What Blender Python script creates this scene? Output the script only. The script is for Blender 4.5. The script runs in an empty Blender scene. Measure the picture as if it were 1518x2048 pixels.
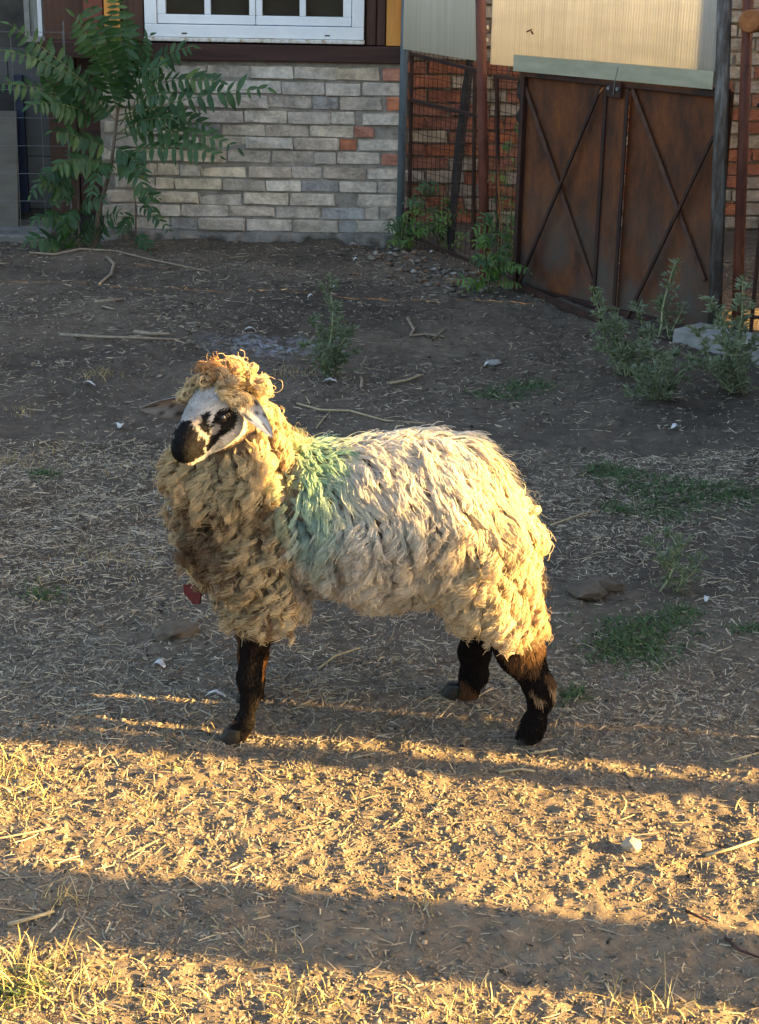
import bpy, math, random
import numpy as np
from mathutils import Vector, Matrix
random.seed(7); RNG = np.random.default_rng(7)
SC = bpy.context.scene
COL = SC.collection
R = math.radians

# ------------------------------------------------------------------ camera
CAM_H, PITCH, ROLL, FPX, PW, PH = 1.67, R(19.27), R(1.0), 3300.0, 1518.0, 2048.0
_f = Vector((0, math.cos(PITCH), -math.sin(PITCH)))
_r0 = Vector((1, 0, 0)); _u0 = Vector((0, math.sin(PITCH), math.cos(PITCH)))
_r = _r0*math.cos(ROLL) + _u0*math.sin(ROLL)
_u = -_r0*math.sin(ROLL) + _u0*math.cos(ROLL)
CPOS = Vector((0, 0, CAM_H))
cd = bpy.data.cameras.new('camera'); cam = bpy.data.objects.new('camera', cd); COL.objects.link(cam)
cd.sensor_fit = 'VERTICAL'; cd.sensor_height = 36.0; cd.lens = FPX/PH*36.0
cd.clip_start = 0.05; cd.clip_end = 2000
m = Matrix((( _r.x, _u.x, -_f.x, CPOS.x), (_r.y, _u.y, -_f.y, CPOS.y), (_r.z, _u.z, -_f.z, CPOS.z), (0, 0, 0, 1)))
cam.matrix_world = m
SC.camera = cam

# ------------------------------------------------------------------ light
SUN_AZ, SUN_EL = R(7.6), R(15.0)          # the sun stands to the right, a little towards the viewer
to_sun = Vector((math.cos(SUN_EL)*math.cos(SUN_AZ), -math.cos(SUN_EL)*math.sin(SUN_AZ), math.sin(SUN_EL)))
W = bpy.data.worlds.new('World'); SC.world = W; W.use_nodes = True
nt = W.node_tree; nt.nodes.clear()
o_ = nt.nodes.new('ShaderNodeOutputWorld'); b_ = nt.nodes.new('ShaderNodeBackground'); s_ = nt.nodes.new('ShaderNodeTexSky')
s_.sky_type = 'NISHITA'; s_.sun_disc = False; s_.sun_elevation = SUN_EL
s_.sun_rotation = math.atan2(to_sun.x, to_sun.y); s_.dust_density = 3.0; s_.ozone_density = 0.45
b_.inputs['Strength'].default_value = 0.066
nt.links.new(s_.outputs[0], b_.inputs[0]); nt.links.new(b_.outputs[0], o_.inputs[0])
sl = bpy.data.lights.new('sun', 'SUN'); sl.energy = 5.0; sl.angle = R(0.53); sl.color = (1.0, 0.63, 0.21)
so = bpy.data.objects.new('sun', sl); COL.objects.link(so)
so.rotation_euler = to_sun.to_track_quat('Z', 'Y').to_euler(); so.location = to_sun*30
SC.view_settings.view_transform = 'Standard'; SC.view_settings.look = 'None'
SC.view_settings.exposure = 3.35; SC.view_settings.gamma = 1.0
SC.cycles.max_bounces = 8; SC.cycles.transparent_max_bounces = 8
try: SC.cycles_curves.shape = 'RIBBONS'
except Exception: pass

# ------------------------------------------------------------------ helpers: places
def ray(x, y):
    return (_f + _r*((x-PW/2)/FPX) - _u*((y-PH/2)/FPX))
def G(x, y, z=0.0):                       # the ground point seen at a place in the photograph
    d = ray(x, y); t = (z-CAM_H)/d.z
    return CPOS + d*t
def atY(x, y, Y):
    d = ray(x, y); return CPOS + d*(Y/d.y)
def onplane(x, y, p0, dirv):              # vertical plane through p0 along dirv -> (along, z, point)
    n = Vector((-dirv.y, dirv.x, 0)); d = ray(x, y)
    t = (p0-CPOS).dot(n)/d.dot(n); p = CPOS + d*t
    return (p-p0).dot(dirv), p.z, p

# ------------------------------------------------------------------ helpers: noise
def _hash(i, j, s):
    h = (i.astype(np.int64)*374761393 + j.astype(np.int64)*668265263 + s*974634777) & 0xffffffff
    h = ((h ^ (h >> 13))*1274126177) & 0xffffffff
    h = ((h ^ (h >> 15))*2246822519) & 0xffffffff
    return ((h ^ (h >> 16)) & 0xffffff)/float(0xffffff)
def vn(x, y, s=0):
    x = np.asarray(x, float); y = np.asarray(y, float)
    i = np.floor(x); j = np.floor(y); fx = x-i; fy = y-j
    fx = fx*fx*(3-2*fx); fy = fy*fy*(3-2*fy)
    a = _hash(i, j, s); b = _hash(i+1, j, s); c = _hash(i, j+1, s); d = _hash(i+1, j+1, s)
    return (a*(1-fx)+b*fx)*(1-fy)+(c*(1-fx)+d*fx)*fy - 0.5
def sstep(a, b, x):
    t = np.clip((np.asarray(x, float)-a)/(b-a), 0, 1); return t*t*(3-2*t)
def GH(x, y):                             # height of the yard
    x = np.asarray(x, float); y = np.asarray(y, float)
    far = sstep(0.6, 1.6, np.hypot(x, (y-3.2)*0.8))
    wx = x + 0.03*vn(x*9, y*9, 31); wy = y + 0.03*vn(x*9, y*9, 32)
    h = far*(0.06*vn(x/1.1, y/1.1, 1) + 0.035*vn(x/.42, y/.42, 2)) + 0.010*vn(x/.22, y/.22, 3)
    h += 0.008*vn(wx/.085, wy/.085, 4) + 0.008*vn(wx/.034, wy/.034, 5) + 0.008*vn(wx/.0175, wy/.0175, 6)
    h += 0.022*sstep(3.6, 4.6, y)*(vn(wx/.15, wy/.15, 7)+.6*vn(wx/.07, wy/.07, 8))
    h *= 1 - 0.8*sstep(14, 20, np.hypot(x, y))
    return h
def gz(x, y): return float(GH(np.array([x]), np.array([y]))[0])
def GG(x, y):                             # ground point with the yard's height
    p = G(x, y); p.z = gz(p.x, p.y); return p

# ------------------------------------------------------------------ helpers: objects
def props(o, label=None, cat=None, group=None, kind=None):
    if label: o['label'] = label
    if cat: o['category'] = cat
    if group: o['group'] = group
    if kind: o['kind'] = kind
    return o
def empty(name, loc, label=None, cat=None, group=None):
    e = bpy.data.objects.new(name, None); COL.objects.link(e); e.location = loc; e.empty_display_size = 0.1
    e['_w'] = [loc[0], loc[1], loc[2]]
    return props(e, label, cat, group)
def adopt(o, parent):                     # keep world coordinates under a parent that is only moved, not turned
    if parent is None: return o
    off = Vector((0, 0, 0)); p = parent
    while p is not None:
        off += p.location; p = p.parent
    o.parent = parent
    o.location = o.location - off
    return o
def link_mesh(name, me, mat=None, parent=None):
    if mat is not None and not me.materials: me.materials.append(mat)
    o = bpy.data.objects.new(name, me); COL.objects.link(o)
    if parent is not None: adopt(o, parent)
    return o
class MB:
    def __init__(s): s.v = []; s.f = []
    def add(s, vs, fs):
        b = len(s.v); s.v += [tuple(v) for v in vs]; s.f += [tuple(i+b for i in f) for f in fs]
    def box(s, c, ex, ey, ez):            # centre and three half-axis vectors
        c = Vector(c); vs = []
        for i in (-1, 1):
            for j in (-1, 1):
                for k in (-1, 1): vs.append(c+ex*i+ey*j+ez*k)
        fs = [(0,1,3,2),(4,6,7,5),(0,4,5,1),(2,3,7,6),(0,2,6,4),(1,5,7,3)]
        if ex.cross(ey).dot(ez) < 0: fs = [f[::-1] for f in fs]
        s.add(vs, fs)
    def abox(s, x0, x1, y0, y1, z0, z1):
        s.box(((x0+x1)/2, (y0+y1)/2, (z0+z1)/2), Vector(((x1-x0)/2, 0, 0)), Vector((0, (y1-y0)/2, 0)), Vector((0, 0, (z1-z0)/2)))
    def bar(s, a, b, w, h, side=None):    # square bar
        a = Vector(a); b = Vector(b); d = b-a; L = d.length; d.normalize()
        if side is None: side = Vector((0, 0, 1)) if abs(d.z) < .9 else Vector((1, 0, 0))
        u = d.cross(side).normalized(); v = u.cross(d).normalized()
        s.box((a+b)/2, d*(L/2), u*(w/2), v*(h/2))
    def tube(s, pts, rad, n=8, cap=True):
        pts = [Vector(p) for p in pts]; m = len(pts)
        if not hasattr(rad, '__len__'): rad = [rad]*m
        t0 = (pts[1]-pts[0]).normalized(); up = Vector((0, 0, 1)) if abs(t0.z) < .9 else Vector((1, 0, 0))
        u = t0.cross(up).normalized(); vs = []
        for i, p in enumerate(pts):
            t = (pts[min(i+1, m-1)]-pts[max(i-1, 0)]).normalized()
            u = (u - t*u.dot(t)).normalized(); w = t.cross(u)
            for k in range(n):
                a = 2*math.pi*k/n; vs.append(p+(u*math.cos(a)+w*math.sin(a))*rad[i])
        fs = []
        for i in range(m-1):
            for k in range(n):
                k2 = (k+1) % n; fs.append((i*n+k, i*n+k2, (i+1)*n+k2, (i+1)*n+k))
        if cap:
            fs.append(tuple(range(n))[::-1]); fs.append(tuple((m-1)*n+k for k in range(n)))
        s.add(vs, fs)
    def build(s, name, mat, parent=None, smooth=False, bevel=0.0):
        me = bpy.data.meshes.new(name); me.from_pydata(s.v, [], s.f); me.update()
        if smooth:
            me.polygons.foreach_set('use_smooth', [True]*len(me.polygons))
        o = link_mesh(name, me, mat, parent)
        if bevel:
            b = o.modifiers.new('bevel', 'BEVEL'); b.width = bevel; b.segments = 2; b.limit_method = 'ANGLE'
        return o
def np_mesh(name, V, F, mat, parent=None, smooth=False, col=None):
    me = bpy.data.meshes.new(name)
    V = np.ascontiguousarray(V, np.float32); F = np.ascontiguousarray(F, np.int32)
    k = F.shape[1]
    me.vertices.add(len(V)); me.vertices.foreach_set('co', V.ravel())
    me.loops.add(F.size); me.loops.foreach_set('vertex_index', F.ravel())
    me.polygons.add(len(F)); me.polygons.foreach_set('loop_start', np.arange(0, F.size, k, dtype=np.int32))
    try: me.polygons.foreach_set('loop_total', np.full(len(F), k, np.int32))
    except Exception: pass
    if smooth: me.polygons.foreach_set('use_smooth', np.ones(len(F), bool))
    me.update(calc_edges=True); me.validate()
    if col is not None:
        a = me.color_attributes.new('col', 'FLOAT_COLOR', 'POINT')
        c = np.ones((len(V), 4), np.float32); c[:, :3] = col
        a.data.foreach_set('color', c.ravel())
    return link_mesh(name, me, mat, parent)

# ------------------------------------------------------------------ helpers: materials
def new_mat(name):
    M = bpy.data.materials.new(name); M.use_nodes = True
    t = M.node_tree; t.nodes.clear()
    out = t.nodes.new('ShaderNodeOutputMaterial'); bs = t.nodes.new('ShaderNodeBsdfPrincipled')
    t.links.new(bs.outputs[0], out.inputs[0])
    return M, t, bs, out
def ramp(t, fac, stops):
    n = t.nodes.new('ShaderNodeValToRGB'); e = n.color_ramp.elements
    while len(e) < len(stops): e.new(0.5)
    for q, (p, c) in zip(e, stops): q.position = p; q.color = (*c, 1)
    t.links.new(fac, n.inputs[0]); return n.outputs[0]
def noise(t, vec, scale, detail=6, rough=.6):
    n = t.nodes.new('ShaderNodeTexNoise'); n.inputs['Scale'].default_value = scale
    n.inputs['Detail'].default_value = detail; n.inputs['Roughness'].default_value = rough
    if vec is not None: t.links.new(vec, n.inputs['Vector'])
    return n.outputs['Fac']
def wpos(t, sc=(1, 1, 1)):
    g = t.nodes.new('ShaderNodeNewGeometry'); mp = t.nodes.new('ShaderNodeMapping')
    mp.inputs['Scale'].default_value = sc
    t.links.new(g.outputs['Position'], mp.inputs['Vector']); return mp.outputs[0]
def mixc(t, fac, a, b, mode='MIX'):
    n = t.nodes.new('ShaderNodeMix'); n.data_type = 'RGBA'; n.blend_type = mode
    for s, v in ((n.inputs[0], fac), (n.inputs[6], a), (n.inputs[7], b)):
        if hasattr(v, 'links'): t.links.new(v, s)
        elif isinstance(v, tuple): s.default_value = (*v, 1)
        else: s.default_value = v
    return n.outputs[2]
def bump(t, bs, h, strength=.5, dist=.01):
    n = t.nodes.new('ShaderNodeBump'); n.inputs['Strength'].default_value = strength; n.inputs['Distance'].default_value = dist
    t.links.new(h, n.inputs['Height']); t.links.new(n.outputs[0], bs.inputs['Normal'])
def surf(name, stops, scale=(6, 6, 6), nscale=1.0, rough=.8, bumps=.4, bdist=.006, fine=40, metal=0.0, spec=.3, detail=8):
    M, t, bs, out = new_mat(name)
    v = wpos(t, scale); f = noise(t, v, nscale, detail, .65)
    c = ramp(t, f, stops); t.links.new(c, bs.inputs['Base Color'])
    bs.inputs['Roughness'].default_value = rough; bs.inputs['Metallic'].default_value = metal
    bs.inputs['Specular IOR Level'].default_value = spec
    if bumps: bump(t, bs, noise(t, wpos(t), fine, 5, .7), bumps, bdist)
    return M
def objcol(name, lo=.65, hi=1.25, scale=14, rough=.85, fine=90, bumps=.5, bdist=.004, sc=(1, 1, 1)):   # object colour times worn variation
    M, t, bs, out = new_mat(name)
    oi = t.nodes.new('ShaderNodeObjectInfo'); v = wpos(t, sc)
    a = ramp(t, noise(t, v, scale, 8, .7), [(.28, (lo,)*3), (.72, (hi,)*3)])
    t.links.new(mixc(t, 1.0, oi.outputs['Color'], a, 'MULTIPLY'), bs.inputs['Base Color'])
    bs.inputs['Roughness'].default_value = rough; bs.inputs['Specular IOR Level'].default_value = .25
    bump(t, bs, noise(t, v, fine, 6, .7), bumps, bdist)
    return M
def attrcol(name, rough=.8, transl=0.0, spec=.2):
    M, t, bs, out = new_mat(name)
    a = t.nodes.new('ShaderNodeAttribute'); a.attribute_name = 'col'
    t.links.new(a.outputs['Color'], bs.inputs['Base Color'])
    bs.inputs['Roughness'].default_value = rough; bs.inputs['Specular IOR Level'].default_value = spec
    if transl:
        tr = t.nodes.new('ShaderNodeBsdfTranslucent'); t.links.new(a.outputs['Color'], tr.inputs[0])
        mx = t.nodes.new('ShaderNodeMixShader'); mx.inputs[0].default_value = transl
        t.links.new(bs.outputs[0], mx.inputs[1]); t.links.new(tr.outputs[0], mx.inputs[2]); t.links.new(mx.outputs[0], out.inputs[0])
    return M

# soil
M_soil, t, bs, out = new_mat('soil')
v = wpos(t)
big = ramp(t, noise(t, v, 1.1, 5, .6), [(.35, (.064, .054, .044)), (.65, (.122, .101, .079))])
mid = ramp(t, noise(t, v, 17, 8, .7), [(.25, (.55, .54, .53)), (.75, (1.35, 1.3, 1.25))])
c = mixc(t, 1.0, big, mid, 'MULTIPLY')
sp = t.nodes.new('ShaderNodeSeparateXYZ'); t.links.new(wpos(t), sp.inputs[0])
mr = t.nodes.new('ShaderNodeMapRange'); mr.inputs['From Min'].default_value = 4.4; mr.inputs['From Max'].default_value = 3.0
t.links.new(sp.outputs['Y'], mr.inputs['Value'])
c = mixc(t, mr.outputs[0], c, mixc(t, 1.0, (.17, .137, .102), mid, 'MULTIPLY'))     # trodden dry earth in the foreground
ash = G(540, 690)
mp = t.nodes.new('ShaderNodeMapping'); mp.vector_type = 'POINT'
mp.inputs['Scale'].default_value = (2.6, 4.6, 1); mp.inputs['Location'].default_value = (-ash.x*2.6, -ash.y*4.6, 0)
g = t.nodes.new('ShaderNodeNewGeometry'); t.links.new(g.outputs['Position'], mp.inputs[0])
gr = t.nodes.new('ShaderNodeTexGradient'); gr.gradient_type = 'SPHERICAL'; t.links.new(mp.outputs[0], gr.inputs[0])
mm = t.nodes.new('ShaderNodeMath'); mm.operation = 'MULTIPLY'
t.links.new(gr.outputs['Fac'], mm.inputs[0]); t.links.new(ramp(t, noise(t, v, 22, 6, .7), [(.45, (0, 0, 0)), (.6, (1, 1, 1))]), mm.inputs[1])
c = mixc(t, mm.outputs[0], c, (.27, .29, .33))                                        # spilt ash
t.links.new(c, bs.inputs['Base Color']); bs.inputs['Roughness'].default_value = .95; bs.inputs['Specular IOR Level'].default_value = .1
bump(t, bs, noise(t, v, 130, 6, .75), .8, .006)

# ------------------------------------------------------------------ the yard
def axis(segs):
    a = []
    for s0, s1, st in segs: a += list(np.arange(s0, s1, st))
    return np.array(a+[segs[-1][1]])
geo = lambda a, b, n: list(np.geomspace(a, b, n))
xs = np.array([-q for q in geo(3.2, 400, 26)][::-1] + list(np.arange(-3.18, -1.2, .024)) + list(np.arange(-1.2, 1.2, .0085)) + list(np.arange(1.2, 3.19, .024)) + geo(3.2, 400, 26))
ys = np.array([-q for q in geo(.2, 400, 26)][::-1] + list(np.arange(0, 2.0, .1)) + list(np.arange(2.0, 4.3, .0085)) + list(np.arange(4.3, 10.2, .02)) + geo(10.3, 400, 30))
X, Y = np.meshgrid(xs, ys); Z = GH(X, Y)
nx, ny = len(xs), len(ys); ii = np.arange(nx*ny).reshape(ny, nx)
F = np.stack([ii[:-1, :-1], ii[:-1, 1:], ii[1:, 1:], ii[1:, :-1]], -1).reshape(-1, 4)
ground = np_mesh('ground', np.stack([X, Y, Z], -1).reshape(-1, 3), F, M_soil, smooth=True); props(ground, kind='structure', label='dry trodden earth of the farmyard')

# ------------------------------------------------------------------ house wall with bricks
WY = 9.42
def wp(x, y, Y=WY): return atY(x, y, Y)
M_brick = objcol('old_brick', .50, 1.4, 13, bumps=1.0, bdist=.016, fine=45)
M_mortar = surf('mortar', [(.3, (.20, .18, .15)), (.7, (.38, .34, .29))], (8, 8, 8), 2, .95, .9, .012, 60)
M_timber = surf('stained_timber', [(.3, (.028, .012, .010)), (.7, (.075, .032, .024))], (1.5, 20, 20), 1.5, .6, .3, .003, 60)
M_timber_v = surf('stained_plank', [(.3, (.035, .017, .012)), (.7, (.095, .045, .028))], (22, 22, 1.6), 1.5, .6, .3, .003, 60)
M_honey = surf('honey_varnish', [(.3, (.42, .16, .025)), (.7, (.68, .30, .06))], (20, 20, 2.2), 1.4, .45, .2, .003, 60, spec=.4)
M_pvc = surf('white_plastic', [(.3, (.70, .73, .76)), (.7, (.82, .84, .86))], (4, 4, 4), 2, .35, .05, .002, 30, spec=.5)
M_dark = surf('dark_rubber', [(.3, (.012, .012, .014)), (.7, (.03, .03, .032))], (8, 8, 8), 2, .7, .2, .003)

house = empty('house', (wp(500, 495).x, WY, 0), 'old house with pale brick footing, dark timber and white window', 'house')
zbeam0 = wp(560, 123).z; zbeam1 = wp(560, 89).z
xl, xr = -1.60, wp(812, 300).x
mb = MB(); mb.abox(xl, xr, WY+.005, WY+.30, -.25, zbeam0+.02)
wall = mb.build('brick_wall', M_mortar, house)
def brick_mesh(seed, jag=.03):
    r = random.Random(seed); bx, by, bz = .955, .86, .90
    import bmesh
    bm = bmesh.new(); bmesh.ops.create_cube(bm, size=1.0)
    bmesh.ops.bevel(bm, geom=bm.edges[:]+bm.verts[:], offset=.045, segments=1, profile=.5, affect='EDGES')
    for v_ in bm.verts:
        v_.co.x += r.uniform(-jag, jag)*.4; v_.co.y += r.uniform(-jag, jag); v_.co.z += r.uniform(-jag, jag)*1.2
    me = bpy.data.meshes.new('brick'); bm.to_mesh(me); bm.free(); me.materials.append(M_brick); return me
BR = [brick_mesh(i, .04 + .02*(i % 4)) for i in range(14)]
GREY = [(.305, .25, .20), (.285, .246, .203), (.325, .28, .228), (.30, .262, .216), (.27, .235, .196)]
TAN = [(.40, .33, .245), (.37, .315, .245), (.39, .32, .24)]
PALE = [(.40, .355, .295), (.385, .345, .29), (.42, .375, .31)]
CREAM = [(.35, .302, .25), (.335, .29, .245), (.365, .318, .262)]
RED = [(.30, .118, .072), (.34, .13, .07), (.28, .13, .09)]
pal = {'g': GREY, 't': TAN, 'p': PALE, 'c': CREAM, 'r': RED, 'd': [(.19, .18, .17), (.21, .20, .19)]}
def add_brick(x0, x1, z0, z1, yf, kind, parent, depth=.10, rnd=random, bright=1.72):
    c_ = rnd.choice(pal[kind]); k = rnd.uniform(.90, 1.10)*bright
    o = bpy.data.objects.new('brick', rnd.choice(BR)); COL.objects.link(o)
    o.location = ((x0+x1)/2, yf+depth/2+rnd.uniform(-.007, .008), (z0+z1)/2+rnd.uniform(-.003, .003))
    o.scale = (x1-x0, depth, z1-z0); o.rotation_euler = (rnd.uniform(-.02, .02), rnd.uniform(-.008, .008), rnd.uniform(-.012, .012))
    o.color = (c_[0]*k, c_[1]*k, c_[2]*k, 1); adopt(o, parent); return o
COURSES = [
 (370, 435, [(-120,120,'c'),(124,360,'c'),(365,605,'c'),(611,845,'p'),(851,1084,'c'),(1090,1322,'t'),(1340,1450,'r')]),
 (450, 518, [(-180,60,'c'),(64,300,'c'),(304,540,'c'),(546,777,'p'),(783,1018,'c'),(1021,1215,'p'),(1228,1450,'c')]),
 (530, 598, [(-245,-10,'c'),(-6,230,'c'),(234,466,'c'),(470,705,'c'),(711,945,'g'),(952,1094,'d'),(1101,1330,'g'),(1362,1450,'r')]),
 (615, 680, [(-150,85,'t'),(90,323,'c'),(330,568,'c'),(575,810,'c'),(816,1049,'g'),(1054,1184,'p'),(1227,1450,'p')]),
 (690, 750, [(-200,30,'c'),(36,265,'c'),(272,440,'d'),(457,688,'t'),(694,930,'g'),(936,1179,'t'),(1185,1290,'r')]),
 (762, 825, [(-160,72,'g'),(78,325,'c'),(331,585,'t'),(591,842,'p'),(849,1099,'g'),(1104,1196,'r'),(1203,1450,'p')]),
 (838, 900, [(-260,-10,'c'),(-4,226,'t'),(232,476,'t'),(483,718,'g'),(724,955,'g'),(961,1081,'g'),(1091,1321,'g'),(1331,1450,'r')]),
 (918, 978, [(-150,94,'t'),(100,215,'t'),(221,330,'g'),(336,590,'t'),(597,833,'g'),(838,1001,'c'),(1011,1246,'g'),(1253,1450,'c')]),
 (995, 1052, [(-130,84,'g'),(90,187,'t'),(193,446,'t'),(455,690,'g'),(696,885,'p'),(891,1096,'d'),(1101,1305,'c'),(1313,1450,'g')]),
 (1068, 1130, [(-180,68,'g'),(75,322,'t'),(329,565,'g'),(572,818,'t'),(826,1072,'g'),(1197,1450,'c')]),
 (1140, 1202, [(-270,-20,'g'),(-14,223,'c'),(230,486,'c'),(493,741,'g'),(751,1000,'g'),(1005,1236,'d'),(1246,1316,'g'),(1331,1450,'g')]),
 (1212, 1275, [(-340,-90,'g'),(-84,164,'g'),(170,318,'d'),(323,578,'g'),(584,835,'g'),(841,1091,'g'),(1096,1195,'d'),(1199,1450,'c')]),
]
rb = random.Random(3)
for (y0, y1, row) in COURSES:
    za = wp(560, y1/2.76).z; zb = wp(560, y0/2.76).z
    for (a, b, k) in row:
        ym = (y0+y1)/2/2.76
        xa = wp(280+a/2.76, ym).x; xb = wp(280+b/2.76, ym).x
        if xb > xr: xb = xr-.002
        if xb < xl+.03: continue
        add_brick(max(xa, xl), xb, za, zb, WY-.008, k, wall, rnd=rb)
# rough render along the foot of the wall
def lumpy_strip(name, x0, x1, y0, y1, z0, z1, mat, parent, amp, seed, n=90, mrows=8):
    V = []; us = np.linspace(x0, x1, n); rows = []
    prof = [(y1, z0), (y0, z0)] + [(y0, z0+(z1-z0)*q/mrows) for q in range(1, mrows+1)] + [(y0+.03, z1+.01), (y1, z1+.01)]
    P = np.zeros((len(prof), n, 3))
    for i, (yy, zz) in enumerate(prof):
        P[i, :, 0] = us; P[i, :, 1] = yy; P[i, :, 2] = zz
        if yy < y1: 
            P[i, :, 1] += amp*(vn(us*7, np.full(n, zz*9), seed)+.6*vn(us*25, np.full(n, zz*30), seed+1))*1.6
            if zz > z0+.01: P[i, :, 2] += amp*.6*vn(us*11, np.full(n, zz*5), seed+2)
    m_ = len(prof); idx = np.arange(m_*n).reshape(m_, n)
    F = np.stack([idx[:-1, :-1], idx[:-1, 1:], idx[1:, 1:], idx[1:, :-1]], -1).reshape(-1, 4)
    return np_mesh(name, P.reshape(-1, 3), F, mat, parent, smooth=True)
M_render = surf('crumbling_render', [(.3, (.10, .093, .085)), (.55, (.19, .175, .155)), (.75, (.28, .255, .225))], (5, 5, 5), 2, .95, .9, .012, 50)
zf = wp(560, 464).z
lumpy_strip('footing', xl, xr+.0, WY-.075, WY+.1, -.2, zf-.006, M_render, house, .085, 60, 220)
# timber beam, planks and the dark upper wall
mb = MB(); mb.abox(xl-.3, xr+.0, WY-.035, WY+.2, zbeam0, zbeam1); mb.build('timber_beam', M_timber, house, bevel=.006)
mb = MB(); mb.abox(xl-.3, xr+.0, WY+.06, WY+.28, zbeam1+.002, 2.7); mb.build('upper_wall', M_timber_v, house)
def plank(x0, x1, mat, y0=-.012, name='plank'):
    mb = MB(); a = wp(x0, 40).x; b = wp(x1, 40).x
    mb.abox(a, b, WY+y0, WY+.058, zbeam1+.003, 2.68); return mb.build(name, mat, house, bevel=.004)
plank(733, 752, M_timber_v, .0); plank(753.5, 771, M_timber_v, .008)
props(plank(773, 805, M_honey, -.02), 'honey coloured varnished plank')
plank(246, 287, M_timber_v, -.005); props(plank(208, 240, M_honey, .005), 'honey coloured varnished plank')
plank(166, 205, surf('red_plank', [(.3, (.10, .03, .02)), (.7, (.2, .06, .04))], (20, 20, 2), 1.4, .6, .2, .003), .01)
# window
wx0, wx1 = wp(291, 60).x, wp(728, 60).x; wz0 = wp(510, 76).z; wz1 = wz0+1.05
win = empty('window', (wx0, WY, wz0)); adopt(win, house)
def wbox(name, x0, x1, z0, z1, y0, y1, mat=M_pvc, bev=.004):
    mb = MB(); mb.abox(x0, x1, WY+y0, WY+y1, z0, z1); return mb.build(name, mat, win, bevel=bev)
fw = .066
mb = MB()
mb.abox(wx0, wx1, WY-.03, WY+.05, wz0, wz0+fw); mb.abox(wx0, wx1, WY-.03, WY+.05, wz1-fw, wz1)
mb.abox(wx0, wx0+fw, WY-.03, WY+.05, wz0+fw, wz1-fw); mb.abox(wx1-fw, wx1, WY-.03, WY+.05, wz0+fw, wz1-fw)
mb.build('window_frame', M_pvc, win, bevel=.004)
sx0, sx1, sz0, sz1 = wx0+fw+.003, wx1-fw-.003, wz0+fw+.004, wz1-fw-.004
smid = (wp(499, 30).x+wp(525, 30).x)/2; sw = .046
for nm, a, b in (('sash', sx0, smid-.0015), ('sash', smid+.0015, sx1)):
    mb = MB()
    l = sw if a == sx0 else .034; r_ = sw if b == sx1 else .034
    mb.abox(a, b, WY-.018, WY+.04, sz0, sz0+.048); mb.abox(a, b, WY-.018, WY+.04, sz1-.048, sz1)
    mb.abox(a, a+l, WY-.018, WY+.04, sz0+.048, sz1-.048); mb.abox(b-r_, b, WY-.018, WY+.04, sz0+.048, sz1-.048)
    mb.build('sash', M_pvc, win, bevel=.004)
    bx = (a+l+b-r_)/2
    wbox('glazing_bar', bx-.017, bx+.017, sz0+.049, sz1-.049, -.012, .03)
    M_glass = bpy.data.materials.get('window_glass')
    if M_glass is None:
        M_glass, t, bs, out = new_mat('window_glass')
        bs.inputs['Base Color'].default_value = (.75, .8, .78, 1); bs.inputs['Roughness'].default_value = .03
        bs.inputs['Transmission Weight'].default_value = 1.0; bs.inputs['IOR'].default_value = 1.2
    for (p, q) in ((a+l, bx-.017), (bx+.017, b-r_)):
        wbox('pane', p-.004, q+.004, sz0+.044, sz1-.044, .004, .008, M_glass, 0)
M_sill = surf('flaking_sill_paint', [(.42, (.72, .70, .66)), (.56, (.60, .55, .46)), (.62, (.34, .22, .12))], (9, 9, 9), 3, .7, .5, .004)
mb = MB(); mb.abox(wx0-.005, wx1+.004, WY-.045, WY+.05, wz0-.022, wz0-.002); mb.build('sill', M_sill, win, bevel=.004)
for px in (370, 655):
    a = wp(px-5, 64).x; mb = MB(); mb.abox(a, a+.028, WY-.033, WY-.0295, wz0+.017, wz0+.024); mb.build('drain_slot', M_dark, win)
# dark sheet close behind the glass, painted as the room's gloom
M_room = surf('room_gloom', [(.3, (.020, .026, .024)), (.7, (.05, .058, .052))], (3, 3, 3), 1, .9, 0)
M_curt = surf('lace_curtain', [(.35, (.20, .21, .19)), (.65, (.42, .42, .38))], (16, 2, 1.5), 1.6, .9, .1)
mb = MB(); mb.abox(wx0+.04, wx1-.04, WY+.056, WY+.0585, wz0+.03, wz1-.03); mb.build('room_gloom_sheet', M_room, win)

# ------------------------------------------------------------------ recess left of the house: porch wall, board, door
M_board = surf('grey_board', [(.3, (.09, .082, .07)), (.7, (.145, .132, .113))], (3, 3, 9), 1.5, .85, .4, .004)
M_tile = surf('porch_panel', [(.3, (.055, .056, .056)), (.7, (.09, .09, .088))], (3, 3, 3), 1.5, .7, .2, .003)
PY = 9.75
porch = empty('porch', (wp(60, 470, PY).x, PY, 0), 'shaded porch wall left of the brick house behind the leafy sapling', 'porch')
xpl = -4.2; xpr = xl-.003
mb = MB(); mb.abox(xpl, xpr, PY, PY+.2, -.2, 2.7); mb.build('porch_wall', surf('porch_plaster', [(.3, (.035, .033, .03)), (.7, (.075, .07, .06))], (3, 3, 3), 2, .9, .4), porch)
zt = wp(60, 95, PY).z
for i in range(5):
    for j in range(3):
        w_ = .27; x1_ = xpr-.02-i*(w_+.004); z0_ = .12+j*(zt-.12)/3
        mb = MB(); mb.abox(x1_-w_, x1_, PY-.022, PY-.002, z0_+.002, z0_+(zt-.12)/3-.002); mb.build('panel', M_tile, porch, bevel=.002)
x0_ = wp(38, 300, PY).x; x1_ = wp(56, 300, PY).x
mb = MB(); mb.abox(x0_, x1_, PY-.06, PY-.024, .1, zt-.15); props(mb.build('post', surf('navy_post', [(.3, (.008, .012, .03)), (.7, (.018, .026, .055))], (5, 5, 5), 2, .5, .1), porch), 'navy blue upright')
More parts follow.
